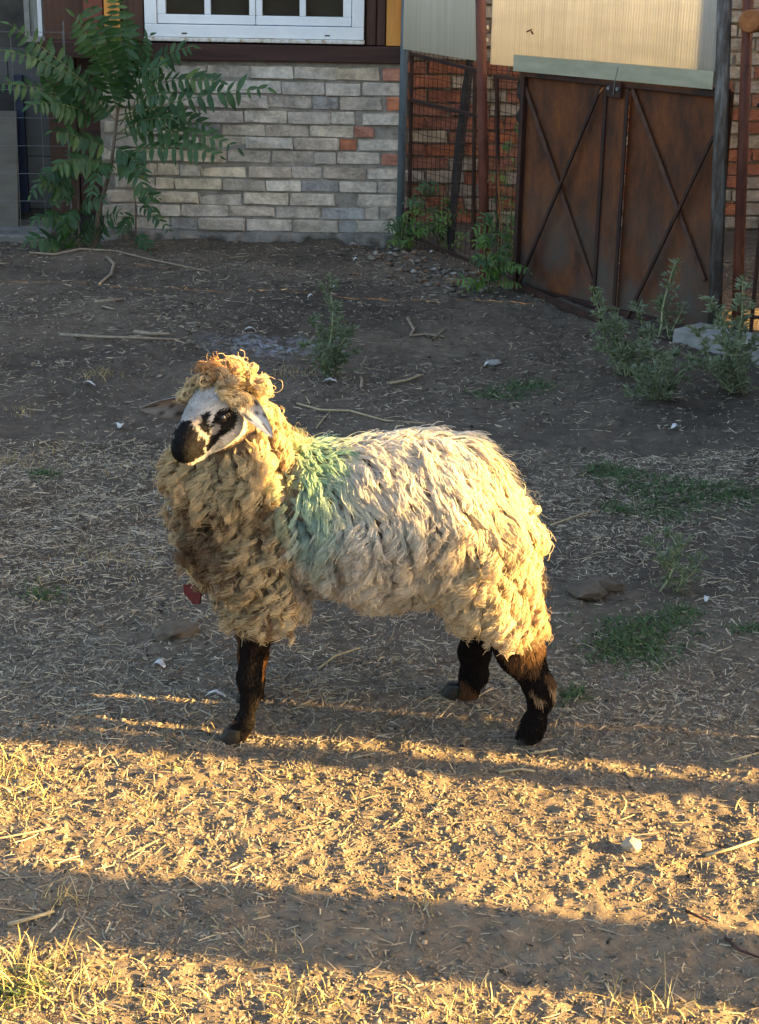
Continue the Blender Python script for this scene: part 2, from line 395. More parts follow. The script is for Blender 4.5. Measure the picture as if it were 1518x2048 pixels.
mb = MB(); mb.abox(wp(-40, 200, PY).x, x0_-.002, PY-.05, PY-.024, wp(30, 262, PY).z, zt-.2); mb.build('lintel', M_dark, porch)
mb = MB(); mb.abox(wp(104, 300, PY).x, wp(160, 300, PY).x, PY-.05, PY-.024, .1, 2.6); mb.build('door_plank', M_timber_v, porch, bevel=.004)
mb = MB(); mb.abox(wp(162, 300, PY).x, wp(208, 300, PY).x-.0, PY-.045, PY-.024, .1, 2.6); mb.build('door_plank', M_timber, porch, bevel=.004)
wxa, wxb = wp(62, 30, PY).x, wp(102, 30, PY).x; wza = wp(80, 72, PY).z
pw_ = empty('window', (wxa, PY, wza)); adopt(pw_, porch)
mb = MB(); mb.abox(wxa-.03, wxb+.03, PY-.045, PY-.003, wza-.03, wza); mb.abox(wxa-.03, wxa, PY-.045, PY-.003, wza, wza+.7); mb.abox(wxb, wxb+.03, PY-.045, PY-.003, wza, wza+.7)
mb.build('window_frame', surf('weathered_grey_paint', [(.3, (.2, .19, .18)), (.7, (.33, .32, .3))], (9, 9, 9), 2, .8, .3), pw_)
mb = MB(); mb.abox(wxa, wxb, PY-.02, PY-.012, wza, wza+.7); mb.build('curtain', M_curt, pw_)
mb = MB(); mb.abox((wxa+wxb)/2-.012, (wxa+wxb)/2+.012, PY-.04, PY-.021, wza, wza+.7); mb.build('glazing_bar', M_pvc, pw_)
mb = MB(); mb.box((wp(16, 370, 9.5).x-.12, 9.55, .36), Vector((.17, 0, 0)), Vector((0, .012, 0)), Vector((0, .06, .33))); 
lb = mb.build('leaning_board', M_board, bevel=.004); props(lb, 'pale grey board leaning against the porch at the left edge', 'board')
mb = MB(); mb.abox(xpl, wp(112, 490).x, WY-.22, PY-.003, -.2, .055)
ps = mb.build('concrete_step', M_render, bevel=.015); props(ps, 'low concrete step below the porch at the far left', 'step')
# thin wire mesh in front of the porch
wf = empty('wire_screen', (wp(10, 470, 9.3).x, 9.3, 0), 'thin grey wire mesh standing before the porch at the left edge', 'wire mesh')
M_wire = surf('dull_wire', [(.3, (.10, .105, .11)), (.7, (.2, .2, .2))], (30, 30, 30), 2, .6, 0, metal=.5)
mb = MB(); xa, xb = -2.9, wp(135, 300, 9.3).x
for i in range(9):
    x = xa+(xb-xa)*i/8; mb.tube([(x, 9.3, 0), (x+.006, 9.3, .6), (x, 9.3, 1.15)], .0018, 5)
for j in range(8):
    z = .08+j*.152; mb.tube([(xa, 9.3, z), ((xa+xb)/2, 9.3, z-.006), (xb, 9.3, z)], .0018, 5)
props(mb.build('wires', M_wire, wf), kind='stuff')
for x in (xa-.008, xb+.008):
    mb = MB(); mb.tube([(x, 9.3, -.1), (x, 9.3, 1.2)], .004, 8); mb.build('stake', M_wire, wf)

# ------------------------------------------------------------------ back wall of the pen behind the mesh
M_rust, t, bs, out = new_mat('rust_sheet')
v = wpos(t, (4.2, 4.2, 2.0)); f1 = noise(t, v, 1.6, 12, .72)
c = ramp(t, f1, [(.30, (.022, .010, .006)), (.42, (.058, .020, .008)), (.54, (.105, .032, .009)), (.66, (.155, .050, .010)), (.80, (.25, .095, .018))])
sp = t.nodes.new('ShaderNodeSeparateXYZ'); t.links.new(wpos(t), sp.inputs[0])
mr = t.nodes.new('ShaderNodeMapRange'); mr.inputs['From Min'].default_value = .62; mr.inputs['From Max'].default_value = .15
t.links.new(sp.outputs['Z'], mr.inputs['Value'])
ml = t.nodes.new('ShaderNodeMath'); ml.operation = 'MULTIPLY'; t.links.new(mr.outputs[0], ml.inputs[0])
t.links.new(ramp(t, noise(t, wpos(t, (3, 3, 2)), 1.7, 6, .6), [(.38, (.1, .1, .1)), (.6, (1, 1, 1))]), ml.inputs[1])
c = mixc(t, ml.outputs[0], c, (.062, .052, .042))                       # old grey paint and splashed mud low down
t.links.new(c, bs.inputs['Base Color']); bs.inputs['Roughness'].default_value = .75; bs.inputs['Specular IOR Level'].default_value = .3
bump(t, bs, noise(t, wpos(t), 70, 6, .7), .4, .004)
M_rustdark = surf('dark_rust', [(.3, (.016, .009, .008)), (.6, (.045, .02, .014)), (.8, (.09, .035, .018))], (8, 8, 3), 2, .7, .4, .003, 90, metal=.2)
M_redrust = surf('red_primer_rust', [(.3, (.06, .02, .014)), (.55, (.125, .04, .026)), (.8, (.20, .075, .045))], (9, 9, 2.5), 2, .6, .3, .003, 90)
M_galv = surf('weathered_galvanised', [(.3, (.10, .11, .115)), (.55, (.18, .19, .195)), (.75, (.30, .31, .31))], (9, 9, 3), 2.4, .5, .3, .003, 90, metal=.35)
M_galvold = surf('rust_streaked_steel', [(.3, (.035, .022, .018)), (.48, (.075, .06, .052)), (.6, (.13, .125, .12)), (.8, (.21, .21, .205))], (14, 14, 3), 2.4, .6, .3, .003, 90, metal=.25)
M_bluegrey = surf('blue_grey_paint', [(.3, (.075, .095, .11)), (.7, (.14, .17, .185))], (9, 9, 3), 2, .55, .2, .003, 90, metal=.2)

BY = 10.1
back = empty('pen_wall', (1.5, BY, 0), 'red and pale brick back wall seen through the wire mesh', 'wall')
mb = MB(); mb.abox(xr+.004, 3.6, BY+.022, BY+.3, -.2, 2.0); core = mb.build('mortar_bed', M_mortar, back)
rb = random.Random(11); z = .02; row = 0
while z < 1.42:
    x = xr+.02-(row % 2)*.125
    while x < 2.75:
        L = .245*rb.uniform(.94, 1.04)
        kind = rb.choice('ppctpg') if z > .93+.12*math.sin(x*3) else ('r' if rb.random() < .68 else rb.choice('ctg'))
        if z < .28 and rb.random() < .6: kind = rb.choice('gcc')
        if rb.random() > .03: add_brick(max(x, xr+.006), x+L-.012, z, z+.066, BY-.006, kind, core, rnd=rb, bright=1.0)
        x += L
    z += .08; row += 1

# ------------------------------------------------------------------ pen front: posts, mesh, gate, clear sheets
A0 = G(797, 492); A1 = G(1034, 583); B1 = G(1436, 682)
dF = (A1-A0); LF = dF.length; dF.normalize()
dG = (B1-A1); LG = dG.length; dG.normalize()
nF = Vector((dF.y, -dF.x, 0)); nG = Vector((dG.y, -dG.x, 0))            # towards the yard
if nF.y > 0: nF = -nF
if nG.y > 0: nG = -nG
up = Vector((0, 0, 1))
def fpt(x, y, off=0.0): return onplane(x, y, A0, dF)[2] + nF*off
def gpt(x, y, off=0.0): return onplane(x, y, A1, dG)[2] + nG*off
def post(name, px_bot, px_top, plane, r_, mat, label, off=0.0, ztop=2.3, n=16):
    b = plane(*px_bot, off); t_ = plane(*px_top, off)
    d = (t_-b)/(t_.z-b.z); p0 = b + d*(-.25-b.z); p1 = b + d*(ztop-b.z)
    mb = MB(); mb.tube([p0, p0.lerp(p1, .5), p1], r_, n)
    o = mb.build(name, mat, None, smooth=False)
    for p in o.data.polygons: p.use_smooth = len(p.vertices) == 4
    return props(o, label, 'post')
post('steel_post', (799, 492), (811, 0), fpt, .022, M_bluegrey, 'blue grey steel post at the corner of the brick house', .0)
post('steel_post', (987, 560), (979, 0), fpt, .026, M_redrust, 'red brown rusty post between the mesh and the gate', .05)
post('steel_post', (1437, 682), (1459, 0), gpt, .031, M_galvold, 'stout grey galvanised post at the right end of the gate', .03)
rp = post('steel_post', (1460, 690), (1484, 0), gpt, .024, M_redrust, 'rusty brown post beside the galvanised post', -.04)
# mesh panel
fence = empty('mesh_fence', (A0.x, A0.y, 0), 'rusty framed wire mesh panel between the grey post and the gate', 'fence')
pts = lambda L: [fpt(*p) for p in L]
mb = MB()
for a, b in (((822, 108), (975, 146)), ((822, 200), (972, 236)), ((824, 108), (818, 470)), ((950, 140), (946, 500)), ((994, 150), (997, 555)), ((990, 152), (1034, 158)), ((818, 470), (1030, 560))):
    pa, pb = pts([a, b]); mb.bar(pa, pb, .018, .018, nF)
mb.build('frame', M_rustdark, fence, bevel=.002)
mb = MB(); zt_ = 1.13
a0 = onplane(824, 300, A0, dF)[0]; 
nv = int((LF-a0)/.052)
for i in range(nv+1):
    s_a = a0+(LF-a0)*i/nv; p = A0+dF*s_a - nF*.012
    zt2 = 1.13-.02*s_a
    q = [(p+dF*.004*math.sin(k*2.1+i))+up*(.03+(zt2-.03)*k/4) for k in range(5)]; mb.tube(q, .0016, 4, False)
for j in range(22):
    zz = .05+j*.05
    q = [A0+dF*(a0+(LF-a0)*k/8)-nF*(.0155)+up*(zz+.004*math.sin(k*1.9+j*1.3)) for k in range(9)]; mb.tube(q, .0016, 4, False)
props(mb.build('wires', M_rustdark, fence), kind='stuff')
# old roll of black netting and a grey pipe behind the mesh
def blob_tube(name, path, radii, mat, amp, seed, n=14, seg=26):
    P = []; path = [Vector(p) for p in path]
    ts = np.linspace(0, len(path)-1.001, seg)
    pp = [path[int(q)].lerp(path[int(q)+1], q-int(q)) for q in ts]
    rr = [radii[int(q)]*(1-(q-int(q)))+radii[int(q)+1]*(q-int(q)) for q in ts]
    V = []
    for i, (p, r_) in enumerate(zip(pp, rr)):
        for k in range(n):
            a = 2*math.pi*k/n; d = float(1+amp*2*vn(np.array([k*.9]), np.array([i*.5]), seed)[0])
            V.append((p.x+r_*d*math.cos(a), p.y+r_*d*math.sin(a), p.z))
    V = np.array(V); ii = np.arange(seg*n).reshape(seg, n); jj = np.roll(ii, -1, 1)
    F = np.stack([ii[:-1], jj[:-1], jj[1:], ii[1:]], -1).reshape(-1, 4)
    return np_mesh(name, V, F, mat, None, True)
p = fpt(846, 470, -.22); q = fpt(862, 200, -.22)
tr = blob_tube('dead_trunk', [(p.x-.05, p.y, -.1), (p.x-.02, p.y, .45), (q.x, q.y, .95), (q.x+.04, q.y, 1.5), (q.x+.06, q.y, 2.1)], [.024, .022, .022, .018, .014], M_dark, .35, 5)
props(tr, 'dark bare trunk standing behind the left of the wire mesh', 'tree trunk')
p = fpt(1010, 540, -.10)
nr = blob_tube('netting_roll', [(p.x, p.y, .62), (p.x, p.y, .8), (p.x-.01, p.y, 1.0), (p.x, p.y, 1.22)], [.02, .045, .05, .03], M_dark, .5, 9)
props(nr, 'black crumpled netting hung on the pipe beside the gate', 'netting')
mb = MB(); mb.tube([(p.x, p.y, -.2), (p.x, p.y, 1.3)], .014, 10); props(mb.build('grey_pipe', M_galv), 'thin pale grey pipe behind the mesh next to the gate', 'pipe')

# gate
gate = empty('gate', (A1.x, A1.y, 0), 'rusty sheet metal double gate with crossed braces', 'gate')
ztop = gpt(1238, 160).z
def gl(px, py=380): return onplane(px, py, A1, dG)[0]
def gpanel(name, a, b, z0, z1, off, th, mat, bev=.003):
    mb = MB(); c_ = A1+dG*((a+b)/2)+nG*off+up*((z0+z1)/2)
    mb.box(c_, dG*((b-a)/2), nG*(th/2), up*((z1-z0)/2)); return mb.build(name, mat, gate, bevel=bev)
aL, aC0, aC1, aR = 0.012, gl(1209), gl(1248), LG-.03
def buckled(a, b, z0, z1, seed):
    A_, Z_ = np.meshgrid(np.linspace(a, b, 26), np.linspace(z0, z1, 40)); D_ = .012*vn(A_*4, Z_*3, seed)+.005*vn(A_*11, Z_*9, seed+1)
    ed = np.minimum(np.minimum(A_-a, b-A_), np.minimum(Z_-z0, z1-Z_)); D_ = D_*sstep(0, .08, ed)-.002
    V = []
    for th in (.002, -.002):
        V.append(np.stack([A1.x+dG.x*A_+nG.x*(D_+th), A1.y+dG.y*A_+nG.y*(D_+th), Z_], -1).reshape(-1, 3))
    ii = np.arange(26*40).reshape(40, 26); F = np.stack([ii[:-1, :-1], ii[:-1, 1:], ii[1:, 1:], ii[1:, :-1]], -1).reshape(-1, 4)
    return np_mesh('gate_leaf', np.concatenate(V), np.concatenate([F, F[:, ::-1]+26*40]), M_rust, gate, True)
buckled(aL, aC0-.002, .03, ztop, 301); buckled(aC1+.002, aR, .02, ztop, 305)
gpanel('cover_strip', aC0-.006, aC1+.006, .02, ztop-.01, .014, .01, M_rust)
gpanel('stile', -.012, .014, -.02, ztop+.01, .012, .035, M_rustdark)
gpanel('stile', aC0-.016, aC0+.004, .02, ztop-.03, .024, .010, M_rustdark); gpanel('stile', aC1-.004, aC1+.016, .02, ztop-.03, .024, .010, M_rustdark)
gpanel('top_rail', .014, LG-.04, ztop-.028, ztop+.012, .016, .026, M_rustdark)
gpanel('bottom_rail', .014, LG-.04, .01, .04, .016, .026, M_rustdark)
M_flat = surf('flat_bar_rust', [(.3, (.035, .018, .012)), (.6, (.085, .04, .025)), (.8, (.14, .075, .045))], (9, 9, 4), 2.5, .75, .4, .003)
def brace(a, b, off, w, h, mat):
    mb = MB(); pa, pb = gpt(*a, off), gpt(*b, off); mb.bar(pa, pb, w, h, nG); return mb.build('brace', mat, gate, bevel=.002)
brace((1212, 172), (1046, 566), .030, .016, .012, M_rustdark); brace((1436, 272), (1262, 636), .030, .016, .012, M_rustdark)
brace((1044, 146), (1188, 566), .012, .022, .008, M_flat); brace((1264, 168), (1412, 560), .012, .022, .008, M_flat)
ca = (aC0+aC1)/2
lp = gpanel('lock_plate', ca-.042, ca+.042, ztop-.075, ztop-.005, .038, .014, M_rustdark)
for s in (-1, 1):
    mb = MB(); c_ = A1+dG*(ca+s*.027)+nG*.046+up*(ztop-.035); mb.tube([c_-nG*.004, c_+nG*.008], .008, 10); mb.build('bolt', M_galv, lp)
mb = MB(); c_ = A1+dG*(ca+.004)+nG*.05+up*(ztop-.03); mb.tube([c_-up*.03, c_+dG*.006+up*.03, c_+dG*.02+up*.09], .0022, 6); mb.build('tie_wire', M_galv, lp)
# iron rail on the ground at the gate's left foot, and a stone on it
mb = MB(); pa = G(1022, 582)+up*.04; pb = G(1205, 652)+up*.015
mb.bar(pa, pb, .045, .02, up); mb.bar(pa+up*.016+nG*.016, pb+up*.016+nG*.016, .01, .02, up)
props(mb.build('iron_rail', M_rustdark, bevel=.002), 'rusty angle iron lying along the foot of the gate', 'iron bar')

# clear plastic sheets
M_poly, t, bs, out = new_mat('ribbed_plastic')
v = wpos(t, (30, 30, .6))
c = ramp(t, noise(t, v, 1.5, 5, .6), [(.3, (.66, .65, .61)), (.7, (.78, .77, .735))])
c = mixc(t, ramp(t, noise(t, wpos(t, (3, 3, 14)), 1.3, 4, .6), [(.42, (0, 0, 0)), (.75, (.5, .5, .5))]), c, (.58, .57, .53))
t.links.new(c, bs.inputs['Base Color']); bs.inputs['Roughness'].default_value = .3; bs.inputs['Specular IOR Level'].default_value = .5
tr_ = t.nodes.new('ShaderNodeBsdfTranslucent'); t.links.new(c, tr_.inputs[0])
mx = t.nodes.new('ShaderNodeMixShader'); mx.inputs[0].default_value = .36
t.links.new(bs.outputs[0], mx.inputs[1]); t.links.new(tr_.outputs[0], mx.inputs[2]); t.links.new(mx.outputs[0], out.inputs[0])
def ribbed(name, p0, d, n_, L, z0a, z0b, z1, parent, pitch=.016, amp=.0016):
    m_ = int(L/pitch*4); s = np.linspace(0, L, m_+1)
    off = amp*np.sin(s/pitch*2*math.pi)
    zb = z0a+(z0b-z0a)*s/L; V = []
    for side in (0, .003):
        for zz in (zb, np.full_like(s, z1)):
            V.append(np.stack([p0.x+d.x*s+n_.x*(off+side), p0.y+d.y*s+n_.y*(off+side), zz], -1))
    V = np.concatenate(V); k = m_+1; i = np.arange(m_); F = []
    F.append(np.stack([i, i+1, k+i+1, k+i], -1)); F.append(np.stack([2*k+i+1, 2*k+i, 3*k+i, 3*k+i+1], -1))
    F.append(np.stack([i+1, i, 2*k+i, 2*k+i+1], -1)); F.append(np.stack([k+i, k+i+1, 3*k+i+1, 3*k+i], -1))
    F.append(np.array([[0, k, 3*k, 2*k], [m_, 2*k+m_, 3*k+m_, k+m_]]))
    return np_mesh(name, V, np.concatenate(F), M_poly, parent, True)
M_lath = surf('bleached_lath', [(.3, (.42, .40, .36)), (.7, (.6, .58, .53))], (5, 5, 20), 2, .8, .2)
sh1 = empty('plastic_sheet', (A0.x, A0.y, 1.2), 'grey tinted clear plastic sheet above the wire mesh panel', 'plastic sheet', 'plastic sheets above the pen front')
a0, zA, _ = onplane(812, 98, A0, dF); a1, zB, _ = onplane(969, 123, A0, dF)
M_poly2 = surf('cream_plastic', [(.3, (.66, .62, .50)), (.7, (.82, .78, .66))], (26, 26, 1.2), 1.5, .35, .05, spec=.4)
o_ = ribbed('sheet', A0+dF*a0+nF*.015, dF, nF, a1-a0, zA, zB, 2.35, sh1); o_.data.materials[0] = M_poly2
sh2 = empty('plastic_sheet', (A1.x, A1.y, 1.2), 'sunlit yellowish clear plastic sheet above the rusty gate', 'plastic sheet', 'plastic sheets above the pen front')
gs0 = onplane(992, 128, A1, dG); ga = gs0[0]; gz0 = gs0[1]; gb, gz1, _ = onplane(1442, 170, A1, dG)
ribbed('sheet', A1+dG*ga+nG*.035, dG, nG, gb-ga, gz0, gz1, 2.35, sh2)
# folded lower lip of the sheet over the gate's top
mb = MB(); la = gl(1041, 140); lz0 = onplane(1041, 141, A1, dG)[1]; lz1 = onplane(1441, 178, A1, dG)[1]
pa = A1+dG*la+nG*.047; pb = A1+dG*(gb-.004)+nG*.047
h_ = .075
vs = [pa+up*lz0, pb+up*lz1, pb+up*(lz1+h_), pa+up*(lz0+h_)]; vs += [q+nG*.003 for q in vs]
mb.add(vs, [(0, 1, 2, 3), (7, 6, 5, 4), (0, 4, 5, 1), (1, 5, 6, 2), (2, 6, 7, 3), (3, 7, 4, 0)]); mb.build('lip', surf('grimy_plastic', [(.3, (.24, .225, .15)), (.7, (.36, .34, .24))], (3, 3, 12), 2, .5, .1), sh2)
for zz in (zA+.13, zA+.19):
    mb = MB(); mb.bar(A0+dF*a0-nF*.012+up*zz, A0+dF*a1-nF*.012+up*(zz-.03), .012, .014, up); mb.build('batten', M_lath, sh1)
mb = MB(); c_ = gpt(1073, 62, .044); mb.bar(c_-dG*.02-up*.004, c_+dG*.012+up*.008, .006, .006, nG); mb.bar(c_+dG*.01, c_+dG*.022-up*.012, .006, .006, nG); mb.build('clip', M_redrust, sh2)

# right edge: rail fence beyond the posts and the rusty drum
rf = empty('rail_fence', (B1.x+.2, B1.y, 0), 'dark iron rod fence at the right edge beside the posts', 'fence')
C0 = gpt(1475, 690, -.05); dR = Vector((.97, -.22, 0)).normalized()
for k in range(9):
    p = C0+dR*(.02+.115*k); mb = MB(); mb.tube([p-up*.1, p+up*1.75], .009, 8); mb.build('rod', M_rustdark, rf)
for zz in (.12, 1.02, 1.16):
    mb = MB(); mb.tube([C0-dR*.04+up*zz, C0+dR*1.0+up*zz], .008, 8); mb.build('rail', M_rustdark, rf)
pc = gpt(1514, 42, .02)
mb = MB(); ax = (dG*.3+nG).normalized()
mb.tube([pc-ax*.05, pc-ax*.045, pc+ax*.045, pc+ax*.05], [.04, .047, .047, .04], 20)
dr = mb.build('rusty_drum', surf('orange_rust', [(.3, (.12, .04, .015)), (.6, (.30, .11, .035)), (.8, (.42, .2, .08))], (9, 9, 9), 2, .75, .4, .004), None); 
for p in dr.data.polygons: p.use_smooth = len(p.vertices) == 4
props(dr, 'small orange rusty drum bracketed high on the rusty post', 'drum')
mb = MB(); q = gpt(1484, 42, -.04); mb.bar(q, pc-ax*.04, .02, .05, up); mb.build('bracket', M_rustdark, dr)

# ------------------------------------------------------------------ unseen blockers added to the right to shape light and shade in the yard
def sun_quad(name, x0, x1, w0, w1, z1, mat, label, cat):      # unseen added block, sides set along the light
    ca_, sa_ = math.cos(SUN_AZ), math.sin(SUN_AZ)
    yy = lambda x, w: (w - x*sa_)/ca_
    vs = [(x0, yy(x0, w0), -.2), (x1, yy(x1, w0), -.2), (x1, yy(x1, w1), -.2), (x0, yy(x0, w1), -.2)]
    vs += [(a, b, z1) for a, b, _ in vs]
    mb = MB(); mb.add(vs, [(3, 2, 1, 0), (4, 5, 6, 7), (0, 1, 5, 4), (1, 2, 6, 5), (2, 3, 7, 6), (3, 0, 4, 7)])
    o = mb.build(name, mat, bevel=.01); return props(o, label, cat)
M_blocker = surf('blocker_plaster', [(.3, (.22, .2, .17)), (.7, (.34, .31, .27))], (2, 2, 2), 2, .9, .4)  # shared plaster of the added blockers
sun_quad('yard_blocker', 3.2, 5.6, 3.375, 7.40, 3.3, M_blocker, 'unseen building shape set to shade the yard', 'yard_blocker')  # unseen building behind the yard's shade; edge splits light on the sheep
yard_blocker_ = bpy.data.objects['yard_blocker']; rf_ = sun_quad('blocker_roof', 3.12, 5.8, 3.376, 7.48, 3.42, M_rustdark, None, None)  # slab on top only dresses the unseen blocker
for v_ in rf_.data.vertices: v_.co.z = max(v_.co.z, 3.305)
adopt(rf_, yard_blocker_)
sun_quad('low_blocker', 3.2, 3.45, 3.215, 3.37, .98, M_blocker, 'unseen low block added to keep sun off the ground', 'wall')  # added to darken ground by the hooves, leaving the body lit
sun_quad('thin_blocker', 3.2, 3.29, 3.085, 3.17, 2.4, M_blocker, 'unseen upright shaped to cast the thin shadow band', 'post_blocker')  # unseen; width set by the thin shadow band on the ground
stk = empty('stack_blocker', (3.4, 2.15, 0), 'unseen stack added to cast the wide shadow band', 'band_blocker')  # unseen stack added as caster of the wide shadow band
for k in range(22):
    b_ = sun_quad('board', 3.2, 3.6, 2.37+.006*(k % 3), 2.61-.005*(k % 4), .0985, M_timber_v, None, None); b_.location.z = -.0+k*.1; adopt(b_, stk)  # layers of the added shadow caster
    for v_ in b_.data.vertices: v_.co.z = max(v_.co.z, 0)
sun_quad('pen_blocker', 4.6, 6.0, 7.80, 8.34, 2.14, M_blocker, 'unseen block added to stop sun below the plastic sheets', 'light blocker')  # added; height stops sun under the sheets, lets it reach them
sun_quad('rear_blocker', 3.2, 3.5, -9.0, 1.75, 3.0, M_blocker, 'unseen long block added to shade the ground behind the camera', 'wall')  # added to cut sunlit ground reflecting in the window panes
sun_quad('tall_blocker', 4.6, 8.0, 8.35, 13.0, 4.2, M_blocker, 'unseen tall block added to keep sun off the house', 'tall_blocker')  # added to block sun streaks along the house foot

# ------------------------------------------------------------------ the sheep
Y0 = 3.37
def S(x, y, dy=0.0): return np.array(atY(x, y, Y0+dy))
prims = []                                  # (a, b, ra, rb, blend)
def cap(a, b, ra, rb, k=.03): prims.append((np.array(a, float), np.array(b, float), ra, rb, k))
def chain(L, k=.03):
    for (a, ra), (b, rb_) in zip(L[:-1], L[1:]): cap(a, b, ra, rb_, k)
def leg(L, k=.02): chain(L, k)
# trunk
chain([(S(528, 1015), .108), (S(590, 1012), .118), (S(670, 1016), .128), (S(760, 1028), .150), (S(845, 1020), .148), (S(895, 1018), .138), (S(930, 1032), .116)], .04)
chain([(S(945, 975), .065), (S(985, 1020), .038), (S(998, 1090), .028)], .03)          # tail head and dock
# chest and neck
chain([(S(520, 1030), .108), (S(485, 1040), .098), (S(462, 1065, -.01), .070)], .04)
chain([(S(485, 1035, -.01), .100), (S(462, 950, -.03), .088), (S(468, 875, -.045), .068), (S(472, 822, -.055), .046)], .04)
# legs: the two on the near side, the two on the far side
hn = -.10; hf = .11
leg([(S(948, 1070, hn*.55), .108), (S(965, 1140, hn*.75), .084), (S(996, 1220, hn), .058), (S(1040, 1300, hn), .045), (S(1078, 1372, hn), .027), (S(1082, 1395, hn), .022), (S(1070, 1440, hn), .0175), (S(1062, 1458, hn), .020), (S(1055, 1472, hn), .019)])
leg([(S(940, 1080, hf*.55), .098), (S(965, 1165, hf*.8), .085), (S(960, 1240, hf), .042), (S(950, 1300, hf), .030), (S(948, 1345, hf), .026), (S(935, 1382, hf), .020), (S(915, 1410, hf), .018), (S(903, 1424, hf), .019), (S(893, 1430, hf), .018)])
leg([(S(522, 1100, -.055), .088), (S(528, 1180, -.08), .058), (S(520, 1250, -.10), .042), (S(506, 1295, -.105), .0235), (S(502, 1328, -.108), .0190), (S(498, 1356, -.11), .0225), (S(501, 1382, -.111), .0160), (S(499, 1405, -.112), .0140), (S(489, 1446, -.115), .0170), (S(474, 1470, -.118), .0165), (S(460, 1488, -.12), .017)])
leg([(S(522, 1100, .055), .085), (S(524, 1180, .08), .055), (S(512, 1250, .085), .045), (S(506, 1310, .085), .03), (S(502, 1360, .085), .027), (S(503, 1395, .085), .022), (S(501, 1420, .085), .022), (S(498, 1432, .085), .022)])
# head
HP = S(450, 798, -.095)
hf_ = np.array([-.46, -.78, -.40]); hf_ /= np.linalg.norm(hf_)
hs = np.cross([0, 0, 1.0], hf_); hs /= np.linalg.norm(hs)
hu = np.cross(hf_, hs)
HSC = .77
def Hd(u, s, t): return HP + (hf_*u + hs*s + hu*t)*HSC
def hchain(L, k): chain([(p, r_*.89) for p, r_ in L], k)
def hcap(a, b, ra, rb_, k): cap(a, b, ra*.87, rb_*.87, k)
hchain([(Hd(-.01, 0, .0), .058), (Hd(.05, 0, .004), .053), (Hd(.11, 0, .0), .043), (Hd(.165, 0, -.006), .0365), (Hd(.20, 0, -.012), .031)], .02)
hchain([(Hd(.0, 0, -.05), .048), (Hd(.09, 0, -.047), .036), (Hd(.17, 0, -.040), .025), (Hd(.196, 0, -.036), .021)], .02)
for sg in (-1, 1):
    hcap(Hd(.055, sg*.042, .018), Hd(.10, sg*.036, .008), .021, .014, .012)             # brow and eye socket
    hcap(Hd(.205, sg*.013, -.003), Hd(.222, sg*.010, -.014), .013, .011, .008)           # nostril wings
    hcap(Hd(.05, sg*.035, -.04), Hd(.10, sg*.028, -.04), .032, .022, .02)                # cheeks
lo = np.min([np.minimum(a, b)-max(ra, rb_) for a, b, ra, rb_, k in prims], 0)-.03
hi = np.max([np.maximum(a, b)+max(ra, rb_) for a, b, ra, rb_, k in prims], 0)+.03
hs_ = .0062
dims = np.ceil((hi-lo)/hs_).astype(int)+1
D = np.full(dims, .05, np.float32)
gx = [lo[i]+hs_*np.arange(dims[i]) for i in range(3)]
for a, b, ra, rb_, k in prims:
    mg = max(ra, rb_)+.06
    i0 = np.maximum(((np.minimum(a, b)-mg-lo)/hs_).astype(int), 0); i1 = np.minimum(((np.maximum(a, b)+mg-lo)/hs_).astype(int)+2, dims)
    sx = [gx[i][i0[i]:i1[i]] for i in range(3)]
    PX, PY_, PZ = np.meshgrid(*sx, indexing='ij')
    ab = b-a; L2 = max(ab.dot(ab), 1e-9)
    tt = np.clip(((PX-a[0])*ab[0]+(PY_-a[1])*ab[1]+(PZ-a[2])*ab[2])/L2, 0, 1)
    d = np.sqrt((PX-a[0]-tt*ab[0])**2+(PY_-a[1]-tt*ab[1])**2+(PZ-a[2]-tt*ab[2])**2)-(ra+(rb_-ra)*tt)
    sl_ = tuple(slice(i0[i], i1[i]) for i in range(3)); o_d = D[sl_]
    hh = np.clip(.5+.5*(o_d-d)/k, 0, 1); D[sl_] = o_d*(1-hh)+d*hh-k*hh*(1-hh)
def surface_nets(D, lo, h):
    s = D < 0; n = np.array(D.shape)-1
    acc = np.zeros((*n, 3), np.float32); cnt = np.zeros(n, np.int16)
    def sub(A, o): return A[o[0]:o[0]+n[0], o[1]:o[1]+n[1], o[2]:o[2]+n[2]]
    cr = [(i, j, k) for i in (0, 1) for j in (0, 1) for k in (0, 1)]
    for a in cr:
        for ax in range(3):
            if a[ax] == 1: continue
            b = list(a); b[ax] = 1; b = tuple(b)
            A = sub(D, a); B = sub(D, b); x = sub(s, a) != sub(s, b)
            tt = A[x]/(A[x]-B[x]); p = np.tile(np.array(a, np.float32), (len(tt), 1)); p[:, ax] += tt
            acc[x] += p; cnt[x] += 1
    act = cnt > 0; idx = -np.ones(n, np.int64); idx[act] = np.arange(act.sum())
    cells = np.argwhere(act); V = lo+h*(cells+acc[act]/cnt[act][:, None])
    F = []
    for ax in range(3):
        o1, o2 = [(1, 2), (2, 0), (0, 1)][ax]
        e0 = [slice(None)]*3; e1 = [slice(None)]*3; e0[ax] = slice(0, -1); e1[ax] = slice(1, None)
        x = s[tuple(e0)] != s[tuple(e1)]
        q = np.argwhere(x); q = q[(q[:, o1] > 0) & (q[:, o2] > 0) & (q[:, o1] < n[o1]) & (q[:, o2] < n[o2])]
        ins = s[q[:, 0], q[:, 1], q[:, 2]]
        def c(d1, d2):
            w = q.copy(); w[:, o1] -= d1; w[:, o2] -= d2; return idx[w[:, 0], w[:, 1], w[:, 2]]
        f = np.stack([c(1, 1), c(0, 1), c(0, 0), c(1, 0)], -1); f[~ins] = f[~ins][:, ::-1]; F.append(f)
    return V, np.concatenate(F)
BV, BF = surface_nets(D, lo, hs_)
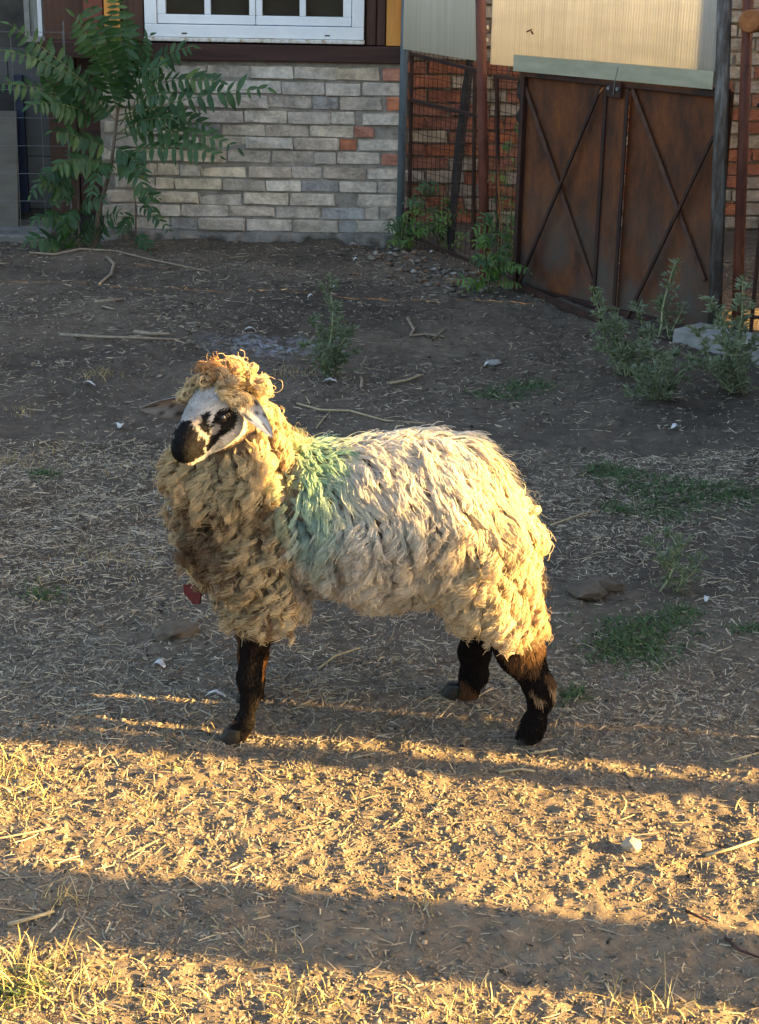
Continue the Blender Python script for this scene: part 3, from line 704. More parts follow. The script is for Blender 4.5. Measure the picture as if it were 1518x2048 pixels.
# two light smoothing passes
for _ in range(2):
    acc = np.zeros_like(BV); cn = np.zeros(len(BV))
    for a in range(4):
        b = (a+1) % 4
        np.add.at(acc, BF[:, a], BV[BF[:, b]]); np.add.at(cn, BF[:, a], 1); np.add.at(acc, BF[:, b], BV[BF[:, a]]); np.add.at(cn, BF[:, b], 1)
    BV = BV*.5+.5*acc/np.maximum(cn, 1)[:, None]
def vnormals(V, F):
    n = np.cross(V[F[:, 2]]-V[F[:, 0]], V[F[:, 3]]-V[F[:, 1]]); N = np.zeros_like(V)
    for a in range(4): np.add.at(N, F[:, a], n)
    return N/np.maximum(np.linalg.norm(N, axis=1), 1e-9)[:, None]
BN = vnormals(BV, BF)
def n3(P, sc, seed): return (vn(P[:, 0]*sc+P[:, 1]*sc*.7, P[:, 2]*sc-P[:, 1]*sc*.4, seed)+vn(P[:, 1]*sc+7, P[:, 0]*sc+P[:, 2]*sc*.8, seed+1))
def headc(P):
    q = (P-HP)/HSC; return q@hf_, q@hs, q@hu
LEGTOP = S(500, 1270)[2]
def fleece_mask(P):
    u, s, t_ = headc(P)
    face = ((u > np.where(t_ > .03, .058, .034)) | ((u > -.035) & (t_ < .025) & (t_ > -.10) & (P[:, 1] < HP[1]+.09))) & (np.sqrt(s*s+t_*t_) < .12)
    lowf = 1-sstep(LEGTOP-.012, LEGTOP+.012, P[:, 2]+.012*n3(P, 60, 3))
    hind = (P[:, 0] > .1)
    zc = np.where(hind, S(1000, 1190)[2], S(500, 1188)[2])
    leg_ = P[:, 2] < zc+.012*n3(P, 50, 3)
    farhind = hind & (P[:, 1] > Y0+.05) & (P[:, 2] < S(950, 1150)[2])
    return (~leg_) & (~face) & (~farhind)
def skin_colour(P):
    u, s, t_ = headc(P); n = n3(P, 45, 9); nb = n3(P, 16, 12)
    c = np.tile(np.array([.17, .12, .075]), (len(P), 1))
    hd = (u > .02) & (np.sqrt(s*s+t_*t_) < .10) & (P[:, 2] > S(400, 960)[2])
    white = np.array([.38, .36, .335])
    c[hd] = white*(1+.25*n[hd])[:, None]
    blk = np.array([.007, .0065, .007])
    top_blot = (u+.036*n > .134) & (t_ > -.024)                                   # black nose bridge and muzzle
    muz = (u+.03*n > .168)
    eye = ((u-.093)/.046)**2+((t_-.004)/.033)**2+.35*n < 1.0                        # dark patch round the eye
    eye2 = ((u-.135)/.036)**2+((t_+.014-(.135-u)*.35)/.020)**2+.5*n < 1.0          # running down towards the mouth
    side = np.abs(s) > .018
    grey = ((u-.128)/.016)**2+((t_-.004)/.012)**2 < 1
    b = hd & (top_blot | muz | ((eye | eye2) & side))
    c[b] = blk
    c[hd & grey & side & ~muz & ~top_blot] = (.16, .15, .145)
    fleck = hd & (n3(P, 95, 15) > .46) & (u > .12); c[fleck] = (.24, .215, .19)
    lips = hd & (u > .15) & (t_ < -.040) & (n > -.45); c[lips] = (.42, .36, .29)
    lg = (P[:, 2] < LEGTOP+.05) & ~hd
    c[lg] = np.array([.010, .008, .0075])
    br = lg & (nb+.7*n > .26); c[br] = (.085, .042, .021)
    hindn = lg & (P[:, 0] > .2) & (P[:, 1] < Y0)
    tan = hindn & (nb+1.1*n > -.02) & (P[:, 2] > S(1060, 1425)[2]) & (P[:, 2] < S(1060, 1325)[2]); c[tan] = (.27, .19, .115)
    mot = hindn & (P[:, 2] >= S(1060, 1325)[2]) & (nb+.9*n > .20); c[mot] = (.10, .055, .028)
    return np.clip(c, .004, .9)
sheep = empty('sheep', (float(S(760, 1480)[0]), Y0, 0.0), 'shaggy cream sheep with black muzzle and dark legs standing side on', 'sheep')
M_skin = attrcol('sheep_skin', .75, 0, .08)
body = np_mesh('body', BV, BF, M_skin, sheep, True, skin_colour(BV))
# wool and hair grow as strands from points on the skin
tri = np.concatenate([BF[:, [0, 1, 2]], BF[:, [0, 2, 3]]])
ar = np.linalg.norm(np.cross(BV[tri[:, 1]]-BV[tri[:, 0]], BV[tri[:, 2]]-BV[tri[:, 0]]), axis=1)/2
cum = np.cumsum(ar); AREA = cum[-1]
def sample(n, rng):
    k = np.searchsorted(cum, rng.random(n)*AREA); k = np.minimum(k, len(tri)-1)
    a, b = rng.random(n), rng.random(n); f = a+b > 1; a[f] = 1-a[f]; b[f] = 1-b[f]
    T = tri[k]; c_ = 1-a-b
    P = BV[T[:, 0]]*c_[:, None]+BV[T[:, 1]]*a[:, None]+BV[T[:, 2]]*b[:, None]
    N = BN[T[:, 0]]*c_[:, None]+BN[T[:, 1]]*a[:, None]+BN[T[:, 2]]*b[:, None]
    return P, N/np.linalg.norm(N, axis=1)[:, None]
def thin(P, r_, rng):                      # keep points no closer than r_
    g = {}; keep = []
    for i, p in enumerate(P):
        k = tuple((p/r_).astype(int)); ok = True
        for dx in (-1, 0, 1):
            for dy in (-1, 0, 1):
                for dz in (-1, 0, 1):
                    for j in g.get((k[0]+dx, k[1]+dy, k[2]+dz), ()):
                        if ((P[j]-p)**2).sum() < r_*r_: ok = False; break
                    if not ok: break
                if not ok: break
            if not ok: break
        if ok: g.setdefault(k, []).append(i); keep.append(i)
    return np.array(keep)
def nrm(v): return v/np.maximum(np.linalg.norm(v, axis=-1, keepdims=True), 1e-9)
def curves_obj(name, P, rad, colr, mat, parent):      # P (n, k, 3), rad (k,) or (n,k)
    n, k, _ = P.shape
    hc = bpy.data.hair_curves.new(name); hc.add_curves([k]*n)
    hc.attributes['position'].data.foreach_set('vector', np.ascontiguousarray(P, np.float32).ravel())
    ra = hc.attributes.get('radius') or hc.attributes.new('radius', 'FLOAT', 'POINT')
    ra.data.foreach_set('value', np.ascontiguousarray(np.broadcast_to(rad, (n, k)), np.float32).ravel())
    ca_ = hc.attributes.new('col', 'FLOAT_COLOR', 'CURVE'); cc = np.ones((n, 4), np.float32); cc[:, :3] = colr
    ca_.data.foreach_set('color', cc.ravel())
    hc.materials.append(mat)
    o = bpy.data.objects.new(name, hc); COL.objects.link(o); adopt(o, parent); return o
M_wool, t, bs, out = new_mat('wool')
a = t.nodes.new('ShaderNodeAttribute'); a.attribute_name = 'col'
hi_ = t.nodes.new('ShaderNodeHairInfo')
wc = mixc(t, hi_.outputs['Intercept'], a.outputs['Color'], mixc(t, 1.0, a.outputs['Color'], (1.12, 1.06, .98), 'MULTIPLY'))  # tips lightened: depth shading put into the strand colour
t.links.new(wc, bs.inputs['Base Color']); bs.inputs['Roughness'].default_value = .55; bs.inputs['Specular IOR Level'].default_value = .25
tr_ = t.nodes.new('ShaderNodeBsdfTranslucent'); t.links.new(wc, tr_.inputs[0])
mx = t.nodes.new('ShaderNodeMixShader'); mx.inputs[0].default_value = .28
t.links.new(bs.outputs[0], mx.inputs[1]); t.links.new(tr_.outputs[0], mx.inputs[2]); t.links.new(mx.outputs[0], out.inputs[0])
rng = np.random.default_rng(21)
P, N = sample(80000, rng)
mk = fleece_mask(P); earb = np.minimum(np.linalg.norm(P-Hd(.0, .062, .012), axis=1), np.linalg.norm(P-Hd(.0, -.066, .004), axis=1)*.75); mk &= earb > .028; P, N = P[mk], N[mk]
kp = thin(P, .0094, rng); P, N = P[kp], N[kp]
kp = (rng.random(len(P)) < np.where(P[:, 0] < S(575, 0)[0], np.where(np.linalg.norm(P-HP, axis=1) < .11, 1.0, .58), .82)); P, N = P[kp], N[kp]
nl = len(P)
u, s, t_ = headc(P)
onhead = (np.linalg.norm(P-(HP+hf_*-.0), axis=1) < .095) & (u > -.12)
capw = onhead & (t_ > -.015)
xr_ = P[:, 0]; zr = P[:, 2]; dY = P[:, 1]-Y0
zback = S(760, 905)[2]; zbelly = S(760, 1190)[2]
xneck = S(575, 1000)[0]; xrump = S(985, 1000)[0]
neck = (~onhead) & (xr_ < xneck)
backtop = (~onhead) & (~neck) & (N[:, 2] > .35)
kback = sstep(-.05, .7, N[:, 2])*(~neck)*(~onhead)
flow = np.zeros_like(P); flow[:, 2] = -1.0; flow[:, 0] = .30
flow[backtop] = 0
flow = flow*(1-kback)[:, None] + kback[:, None]*np.stack([np.full(nl, .85), np.sign(dY)*.55, np.full(nl, -.35)], -1)
rump = sstep(S(960, 0)[0], S(1060, 0)[0], xr_); flow[:, 0] += .1*rump*(N[:, 2] > .1)
flow[neck] = np.stack([np.full(neck.sum(), .05), np.zeros(neck.sum()), np.full(neck.sum(), -1.0)], -1)
hh = P-HP; rad_ = nrm(hh-hf_*0)
flow[onhead] = (hf_*.25+np.array([.1, 0, -.3]))+rng.normal(0, .8, (onhead.sum(), 3))
flow += rng.normal(0, .27, flow.shape)+.55*np.stack([n3(P, 14, 40), n3(P, 14, 44), n3(P, 14, 48)], -1)
T = nrm(flow-N*(flow*N).sum(1)[:, None]); B = np.cross(N, T)
L = np.full(nl, .056); L[neck] = .054; L[kback > .5] = .075; L[onhead] = .030; L *= rng.uniform(.75, 1.25, nl)
legw = zr < S(760, 1175)[2]; L[legw & ((xr_ < S(600, 0)[0]) | (xr_ > S(900, 0)[0]))] *= .5
H = np.full(nl, .024); H[neck] = .031; H[kback > .5] = .017; H[onhead] = .017; H[legw & (neck | (xr_ < S(620, 0)[0]))] *= .6; H *= rng.uniform(.7, 1.35, nl)*(1+.7*np.clip(n3(P, 22, 60), -.6, .8))
A = np.full(nl, .0080); A[neck] = .0085; A[kback > .4] = .0028; A[onhead] = .0080; A *= rng.uniform(.6, 1.3, nl)
fq = np.full(nl, 2.5); fq[neck] = 2.4; fq[kback > .4] = 1.3; fq[onhead] = 1.7; fq *= rng.uniform(.8, 1.2, nl)
ph = rng.uniform(0, 6.28, nl)
# colour of each lock
base = np.array([.60, .53, .40]); C = np.tile(base, (nl, 1))*rng.uniform(.72, 1.14, (nl, 1))
def blend(c2, w): 
    global C
    w = np.clip(w, 0, 1)[:, None]; C = C*(1-w)+np.array(c2)*w
blend((.66, .63, .57), kback*.8); blend((.60, .575, .52), np.exp(-(((xr_-S(720, 0)[0])/.13)**2+((zr-S(720, 1050)[2])/.11)**2))*.8)                                           # pale grey shade tone painted into back and mid flank wool
blend((.56, .46, .27), (neck | onhead)*.8); blend((.58, .48, .29), sstep(S(900, 0)[0], S(1010, 0)[0], xr_)*.7); blend((.40, .27, .14), neck*(.12+.7*n3(P, 9, 70)))                          # golden sun glow painted into neck, head and rump; stained neck
lowch = neck*sstep(S(0, 960)[2], S(0, 1130)[2], -zr+0)*0
chest = np.exp(-(((xr_-S(430, 0)[0])/.085)**2+((zr-S(430, 1080)[2])/.13)**2)); blend((.13, .08, .045), np.sqrt(chest)*(neck)*(n3(P, 17, 71)*1.5+.62))
dk = neck & (rng.random(nl) < .22) & (zr < S(0, 930)[2]); blend((.15, .095, .05), dk*.9)
blend((.32, .16, .06), np.exp(-((u-.0)/.05)**2-((s-.0)/.045)**2-((t_-.085)/.05)**2)*onhead*1.1)   # rusty crown
blend((.36, .24, .13), sstep(S(0, 1150)[2]+.03, S(0, 1290)[2], zr)*0)
under = sstep(S(0, 1150)[2], S(0, 1230)[2]-.0, -(-zr))*0
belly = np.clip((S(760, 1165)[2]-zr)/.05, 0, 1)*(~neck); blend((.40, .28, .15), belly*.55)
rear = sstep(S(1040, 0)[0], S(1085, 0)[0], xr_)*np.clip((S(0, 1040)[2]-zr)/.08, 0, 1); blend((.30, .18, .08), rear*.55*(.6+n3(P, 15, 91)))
gc = S(612, 935, -.10); gd = np.sqrt(((xr_-gc[0])/.062)**2+((zr-gc[2])/.10)**2); blend((.20, .40, .22), (1-sstep(.25, 1.45, gd+.5*n3(P, 18, 80)))*.82*(N[:, 1] < .35))
gc = S(625, 1010, -.12); gd = np.sqrt(((xr_-gc[0])/.06)**2+((zr-gc[2])/.10)**2); blend((.30, .44, .40), (1-sstep(.2, 1.5, gd+.6*n3(P, 18, 83)))*.65*(N[:, 1] < .35))
NS, K = 21, 12
sp_ = np.linspace(0, 1, K)
ctr = (P[:, None, :] - N[:, None, :]*.003 + N[:, None, :]*(H[:, None]*(1-(1-sp_)**2))[:, :, None] + T[:, None, :]*(L[:, None]*sp_**1.25)[:, :, None])
drop = np.zeros((nl, K, 3)); drop[:, :, 2] = -(L*.22)[:, None]*sp_**2.2; ctr = ctr+drop
cl = thin(P, .026, rng)                                 # neighbouring locks cling together in bigger tufts
own = np.empty(nl, int)
for i0_ in range(0, nl, 500): own[i0_:i0_+500] = cl[np.argmin(((P[i0_:i0_+500, None, :]-P[None, cl, :])**2).sum(-1), 1)]
pull = (ctr[own][:, -1, :]-ctr[:, -1, :])*rng.uniform(.35, .8, (nl, 1))
pull *= np.minimum(1, .03/np.maximum(np.linalg.norm(pull, axis=1), 1e-6))[:, None]
ctr = ctr+pull[:, None, :]*(sp_**1.4)[None, :, None]
lift = (rng.random(nl)**1.5*.020)[own]*np.where(kback > .4, .35, 1.0)
ctr = ctr+N[:, None, :]*(lift[:, None]*sp_**.8)[:, :, None]
ph = .65*ph[own]+.35*ph
ang = 2*math.pi*fq[:, None]*sp_**1.15+ph[:, None]; env = (A[:, None]*np.minimum(.2+sp_*1.6, 1.5))
ctr = ctr + B[:, None, :]*(env*np.cos(ang))[:, :, None] + N[:, None, :]*(env*.75*np.sin(ang))[:, :, None]
rr = .0072*np.sqrt(rng.random((nl, NS))); aa = rng.uniform(0, 6.283, (nl, NS))
wid = (1-.60*sp_**1.2)
offB = (rr*np.cos(aa))[:, :, None]*wid; offT = (rr*np.sin(aa))[:, :, None]*wid
tw = ang[:, None, :]*.5
oB = offB*np.cos(tw)-offT*np.sin(tw)*sp_; oN = offB*np.sin(tw)*.6*sp_
ST = ctr[:, None, :, :] + B[:, None, None, :]*oB[..., None] + T[:, None, None, :]*(offT*(1-.6*sp_))[..., None] + N[:, None, None, :]*oN[..., None]
ST = ST + T[:, None, None, :]*(rng.normal(0, .006, (nl, NS, 1))*sp_)[..., None]
ST = ST + rng.normal(0, .0009, ST.shape)*sp_[None, None, :, None]
stray = rng.random((nl, NS)) < .09
wv = rng.uniform(0, 6.28, (nl, NS, 1)); wa = .0009*np.minimum(sp_*2, 1)
ST = ST + B[:, None, None, :]*(wa*np.sin(sp_*16+wv))[..., None] + N[:, None, None, :]*(wa*np.cos(sp_*14+wv*1.7))[..., None]
ST = ST + (stray[..., None, None])*(rng.normal(0, .010, (nl, NS, 1, 3))*(sp_**1.5)[None, None, :, None])
CS = np.repeat(C[:, None, :], NS, 1)*rng.uniform(.8, 1.15, (nl, NS, 1))
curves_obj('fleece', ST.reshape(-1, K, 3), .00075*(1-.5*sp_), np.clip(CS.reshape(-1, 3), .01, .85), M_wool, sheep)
# short hair on face and legs
P, N = sample(150000, rng); mk = ~fleece_mask(P); P, N = P[mk], N[mk]
u, s, t_ = headc(P); hd = (u > .02) & (P[:, 2] > S(400, 960)[2])
fl = np.where(hd[:, None], -hf_+np.array([0, 0, -.2]), np.array([.15, 0, -1.0]))+rng.normal(0, .25, P.shape)
T = nrm(fl-N*(fl*N).sum(1)[:, None])
L = np.where(hd, np.where(u > .15, .003, .0065), .0075)*rng.uniform(.6, 1.3, len(P)); L = np.where((~hd) & (P[:, 2] > S(0, 1410)[2]) & (P[:, 0] > .1), L*2.3, L)
sp4 = np.linspace(0, 1, 4)
Q = P[:, None, :]+N[:, None, :]*(L[:, None]*(.45*sp4-.2*sp4**2))[:, :, None]+T[:, None, :]*(L[:, None]*sp4)[:, :, None]
M_hair = attrcol('short_hair', .8, .1, .06)
curves_obj('short_hair', Q, .0006*(1-.5*sp4), skin_colour(P)*rng.uniform(.75, 1.3, (len(P), 1)), M_hair, sheep)
# eyes
M_eye = surf('eye_gloss', [(.3, (.010, .008, .006)), (.7, (.03, .02, .012))], (40, 40, 40), 2, .12, 0, spec=.6)
import bmesh
def ell_mesh(name, c_, ax, mat, parent, sub=3):
    bm = bmesh.new(); bmesh.ops.create_icosphere(bm, subdivisions=sub, radius=1.0)
    for v_ in bm.verts: v_.co = Vector(c_)+Vector(ax[0])*v_.co.x+Vector(ax[1])*v_.co.y+Vector(ax[2])*v_.co.z
    me = bpy.data.meshes.new(name); bm.to_mesh(me); bm.free()
    me.polygons.foreach_set('use_smooth', [True]*len(me.polygons)); return link_mesh(name, me, mat, parent)
for sg in (-1, 1): ell_mesh('eye', Hd(.086, sg*.0515, .012), (hf_*.0135, hs*.0105, hu*.0115), M_eye, sheep)
# ears: cupped leaf shapes
def ear(root, tip, n_, width, colr_in, colr_out, name='ear'):
    root, tip, n_ = np.array(root), np.array(tip), np.array(n_)
    d = tip-root; Lr = np.linalg.norm(d); d = d/Lr; n_ = nrm(n_-d*(n_@d)); b = np.cross(n_, d)
    V = []; m_, k_ = 14, 9; col_ = []
    for side in (1, 0):
        for i in range(m_):
            q = i/(m_-1); w = width*(math.sin(math.pi*min(1, q*.86+.14))**.7)*(1-.25*q)+.002
            if q > .97: w = .003
            for j in range(k_):
                e = (j/(k_-1)*2-1); p = root+d*Lr*q+b*w*e+n_*(.55*w*e*e-.12*Lr*q*q)+np.array([0, 0, -.03*q*q])
                p = p-n_*(.006*(1-e*e)*(1-.5*q))*(1-side); V.append(p)
                sp2 = vn(np.array([q*9.]), np.array([e*4.]), 77 if side else 78)[0]
                cc = np.array(colr_in if side else colr_out)*(1+.5*sp2)
                if sp2 > .27: cc = np.array([.03, .025, .025])
                col_.append(cc)
    V = np.array(V); ii = np.arange(m_*k_).reshape(m_, k_); F1 = np.stack([ii[:-1, :-1], ii[:-1, 1:], ii[1:, 1:], ii[1:, :-1]], -1).reshape(-1, 4)
    F = np.concatenate([F1, F1[:, ::-1]+m_*k_]); 
    rim = [];
    for i in range(m_-1):
        rim += [[ii[i, 0], ii[i+1, 0], ii[i+1, 0]+m_*k_, ii[i, 0]+m_*k_], [ii[i+1, -1], ii[i, -1], ii[i, -1]+m_*k_, ii[i+1, -1]+m_*k_]]
    rim += [[ii[-1, j], ii[-1, j+1], ii[-1, j+1]+m_*k_, ii[-1, j]+m_*k_] for j in range(k_-1)]
    F = np.concatenate([F, np.array(rim)])
    return np_mesh(name, V, F, M_skin, sheep, True, np.clip(np.array(col_), .01, .8))
EN = Hd(.005, .056, .012); ear(EN-hs*.01, EN+np.array([.066, -.040, -.030]), [.1, -.80, .55], .024, (.46, .44, .42), (.46, .44, .42))
EF = Hd(.012, -.060, -.006); ear(EF+hs*.01, EF+np.array([-.134, -.012, .000]), [-.1, -.8, -.45], .033, (.20, .19, .185), (.36, .36, .36))
# hooves: two claws each
M_hoof = surf('hoof_horn', [(.3, (.006, .005, .005)), (.7, (.018, .015, .012))], (30, 30, 30), 2, .6, .2, .002)
for (hx, hy, dy) in ((466, 1494, -.12), (1056, 1477, hn), (903, 1432, hf), (497, 1436, .085)):
    c_ = S(hx, hy, dy); gz_ = gz(c_[0], c_[1]); top = max(c_[2], gz_+.012)+.012
    for sg in (-1, 1):
        V = []
        for (q, z_, sc_) in ((0, gz_-.006, 1.0), (1, gz_+.012, .92), (2, gz_+.028, .70)):
            for k_ in range(10):
                an = 2*math.pi*k_/10; ex = math.cos(an); 
                V.append((c_[0]-.003+.005*q+sc_*(.021*ex-.006*(1 if ex < 0 else 0)), c_[1]+sg*.0125+sc_*.0115*math.sin(an), z_))
        F = [tuple(range(10))[::-1], tuple(range(20, 30))]+[(a*10+k_, a*10+(k_+1) % 10, (a+1)*10+(k_+1) % 10, (a+1)*10+k_) for a in (0, 1) for k_ in range(10)]
        mb = MB(); mb.add(V, F); mb.build('hoof', M_hoof, sheep, bevel=.003)
# the red tag below the chest
c_ = Vector(S(386, 1190, -.03))
mb = MB(); 
outl = [(.8*a_, .8*b_) for a_, b_ in [(-.032, .022), (-.012, .030), (.012, .026), (.026, .004), (.022, -.022), (.0, -.026), (-.018, -.012), (-.030, .0)]]
n1 = Vector((-.3, -.95, .1)).normalized(); e1 = Vector((1, -.3, 0)).normalized(); e2 = n1.cross(e1)
if e2.z < 0: e2 = -e2
fr = [c_+e1*x+e2*z_+n1*(.006*math.sin(x*90)) for x, z_ in outl]; bk = [p-n1*.007 for p in fr]; m_ = len(outl)
mb.add(fr+bk, [tuple(range(m_)), tuple(range(2*m_-1, m_-1, -1))]+[(i, i+m_, (i+1) % m_+m_, (i+1) % m_) for i in range(m_)])
mb.tube([c_+e2*.022, c_+e2*.05+e1*.012, Vector(S(425, 1100, -.03))], .003, 6)
props(mb.build('red_tag', surf('red_felt', [(.3, (.05, .005, .006)), (.7, (.11, .010, .012))], (30, 30, 30), 2, .7, .3, .002)), 'dark red tag hanging below the chest of the sheep', 'tag')

# ------------------------------------------------------------------ plants
def leafmat(name, c1, c2, tr=.35, rough=.45, yellow=False):
    M, t, bs, out = new_mat(name)
    oi = t.nodes.new('ShaderNodeObjectInfo')
    a = ramp(t, oi.outputs['Random'], [(0, c1), (.9, c2), (1, (c2[0]*2.2, c2[1]*1.5, c2[2]))] if yellow else [(0, c1), (1, c2)])
    b = ramp(t, noise(t, wpos(t), 30, 5, .6), [(.3, (.75,)*3), (.7, (1.2,)*3)])
    c = mixc(t, 1.0, a, b, 'MULTIPLY'); t.links.new(c, bs.inputs['Base Color']); bs.inputs['Roughness'].default_value = rough
    bs.inputs['Specular IOR Level'].default_value = .35
    tn = t.nodes.new('ShaderNodeBsdfTranslucent'); t.links.new(mixc(t, 1.0, c, (1.3, 1.5, .6), 'MULTIPLY'), tn.inputs[0])
    mx = t.nodes.new('ShaderNodeMixShader'); mx.inputs[0].default_value = tr
    t.links.new(bs.outputs[0], mx.inputs[1]); t.links.new(tn.outputs[0], mx.inputs[2]); t.links.new(mx.outputs[0], out.inputs[0])
    return M
M_leaf = leafmat('sapling_leaf', (.032, .076, .030), (.066, .130, .048), yellow=True)
M_leaf2 = leafmat('sapling_foliage', (.040, .090, .034), (.052, .108, .04))
M_leafy = leafmat('young_leaf', (.075, .15, .035), (.13, .22, .05))
M_stalk = surf('green_stalk', [(.3, (.10, .12, .045)), (.7, (.17, .18, .075))], (9, 9, 9), 2, .6, .2, .002)
M_bark = surf('sapling_bark', [(.3, (.09, .065, .045)), (.7, (.17, .13, .095))], (12, 12, 4), 2, .8, .5, .003)
def leaflet_mesh(seed, mat):
    r = random.Random(seed); n = 6; V = []; F = []
    bend = r.uniform(.05, .22); tw = r.uniform(-.12, .12)
    for i in range(n+1):
        q = i/n; w = .155*math.sin(math.pi*min(1, .1+q*.9))**.8*(1-.35*q)*1.35
        if i == n: w = .004
        z = -bend*q*q; fold = .28
        for e in (-1, 0, 1): V.append((q, e*w+tw*q*q*.3, z+abs(e)*w*fold+(.012*math.sin(9*q+seed) if e else 0)))
    for i in range(n):
        for j in range(2): F.append((i*3+j, (i+1)*3+j, (i+1)*3+j+1, i*3+j+1))
    me = bpy.data.meshes.new('leaflet'); me.from_pydata(V, [], F); me.update()
    me.polygons.foreach_set('use_smooth', [True]*len(me.polygons)); me.materials.append(mat); return me
LM = [leaflet_mesh(i, M_leaf) for i in range(6)]; LY = [leaflet_mesh(i+20, M_leafy) for i in range(4)]
class Plant:
    def __init__(s, name, loc, label, cat, group=None):
        s.e = empty(name, loc, label, cat, group); s.count = 0; s.rest = MB()
    def frond(s, base, tip, arch=.10, pairs=10, ll=.085, young=False, nf=None, rnd=random, sag=.25):
        base, tip = Vector(base), Vector(tip); d = tip-base; Lr = d.length
        ctl = base.lerp(tip, .5)+Vector((0, -.02, 1))*arch*Lr*1.4
        bz = lambda q: base*(1-q)**2+ctl*2*q*(1-q)+tip*q*q
        mb = MB(); pts = [bz(q/8) for q in range(9)]; mb.tube(pts, [max(.0008, .0034*(1-.75*q/8)*min(1.2, Lr/.45)) for q in range(9)], 5)
        fr = mb.build('frond', M_stalk, s.e, True)
        nf = Vector(nf) if nf else Vector((rnd.uniform(-.35, .35), -.75, rnd.uniform(.35, .9)))
        meshes = LY if young else LM
        for k in range(pairs+1):
            q = .16+.84*k/pairs; tan_ = (bz(min(1, q+.02))-bz(q-.02)).normalized()
            n_ = (nf-tan_*nf.dot(tan_)).normalized(); side = n_.cross(tan_)
            prof = (.62+.55*math.sin(math.pi*min(1, q*.95)))*(1-.30*q)
            for sg in ((-1, 1) if k < pairs else (0,)):
                dr_ = (side*sg*1.0+tan_*(.42 if sg else 1.0)+Vector((0, 0, -sag-rnd.uniform(0, .3)))+Vector((rnd.gauss(0, .13), rnd.gauss(0, .13), rnd.gauss(0, .10)))).normalized()
                nn = (n_+Vector((rnd.gauss(0, .25), rnd.gauss(0, .2), rnd.gauss(0, .25)))); nn = (nn-dr_*nn.dot(dr_)).normalized()
                yy = nn.cross(dr_); lv = ll*prof*rnd.uniform(.7, 1.16); p = bz(q)+tan_*rnd.uniform(-.004, .004)
                M4 = Matrix(((dr_.x*lv, yy.x*lv, nn.x*lv, p.x), (dr_.y*lv, yy.y*lv, nn.y*lv, p.y), (dr_.z*lv, yy.z*lv, nn.z*lv, p.z), (0, 0, 0, 1)))
                me = rnd.choice(meshes)
                if s.count < 300:
                    o = bpy.data.objects.new('leaflet', me); COL.objects.link(o); o.matrix_basis = M4; adopt(o, fr); s.count += 1
                else:
                    s.rest.add([M4 @ v.co for v in me.vertices], [tuple(f.vertices) for f in me.polygons])
    def stem(s, pts, radii, mat=None):
        mb = MB(); mb.tube(pts, radii, 8); return mb.build('stem', mat or M_bark, s.e, True)
    def done(s):
        if s.rest.v: props(s.rest.build('foliage', M_leaf2, s.e, True), kind='stuff')
rp_ = random.Random(5)
TY = 9.12
b0 = G(190, 512); T3 = lambda x, y, dy=0: atY(x, y, TY+dy)
sap = Plant('sapling', (b0.x, b0.y, 0), 'leafy green sapling with long fern-like leaves against the house', 'sapling')
sap.stem([T3(188, 516, -.05), T3(196, 430), T3(212, 370), T3(222, 332), T3(228, 285), T3(236, 221), T3(246, 180), T3(256, 148)], [.014, .0125, .0115, .011, .009, .008, .006, .004])
sap.stem([T3(160, 518, -.1), T3(158, 460, -.08), T3(156, 400, -.06), T3(150, 330, -.05), T3(140, 250, -.05)], [.007, .006, .005, .004, .003])
sap.stem([T3(273, 508, -.02), T3(272, 460), T3(271, 410), T3(268, 380)], [.006, .005, .004, .003])
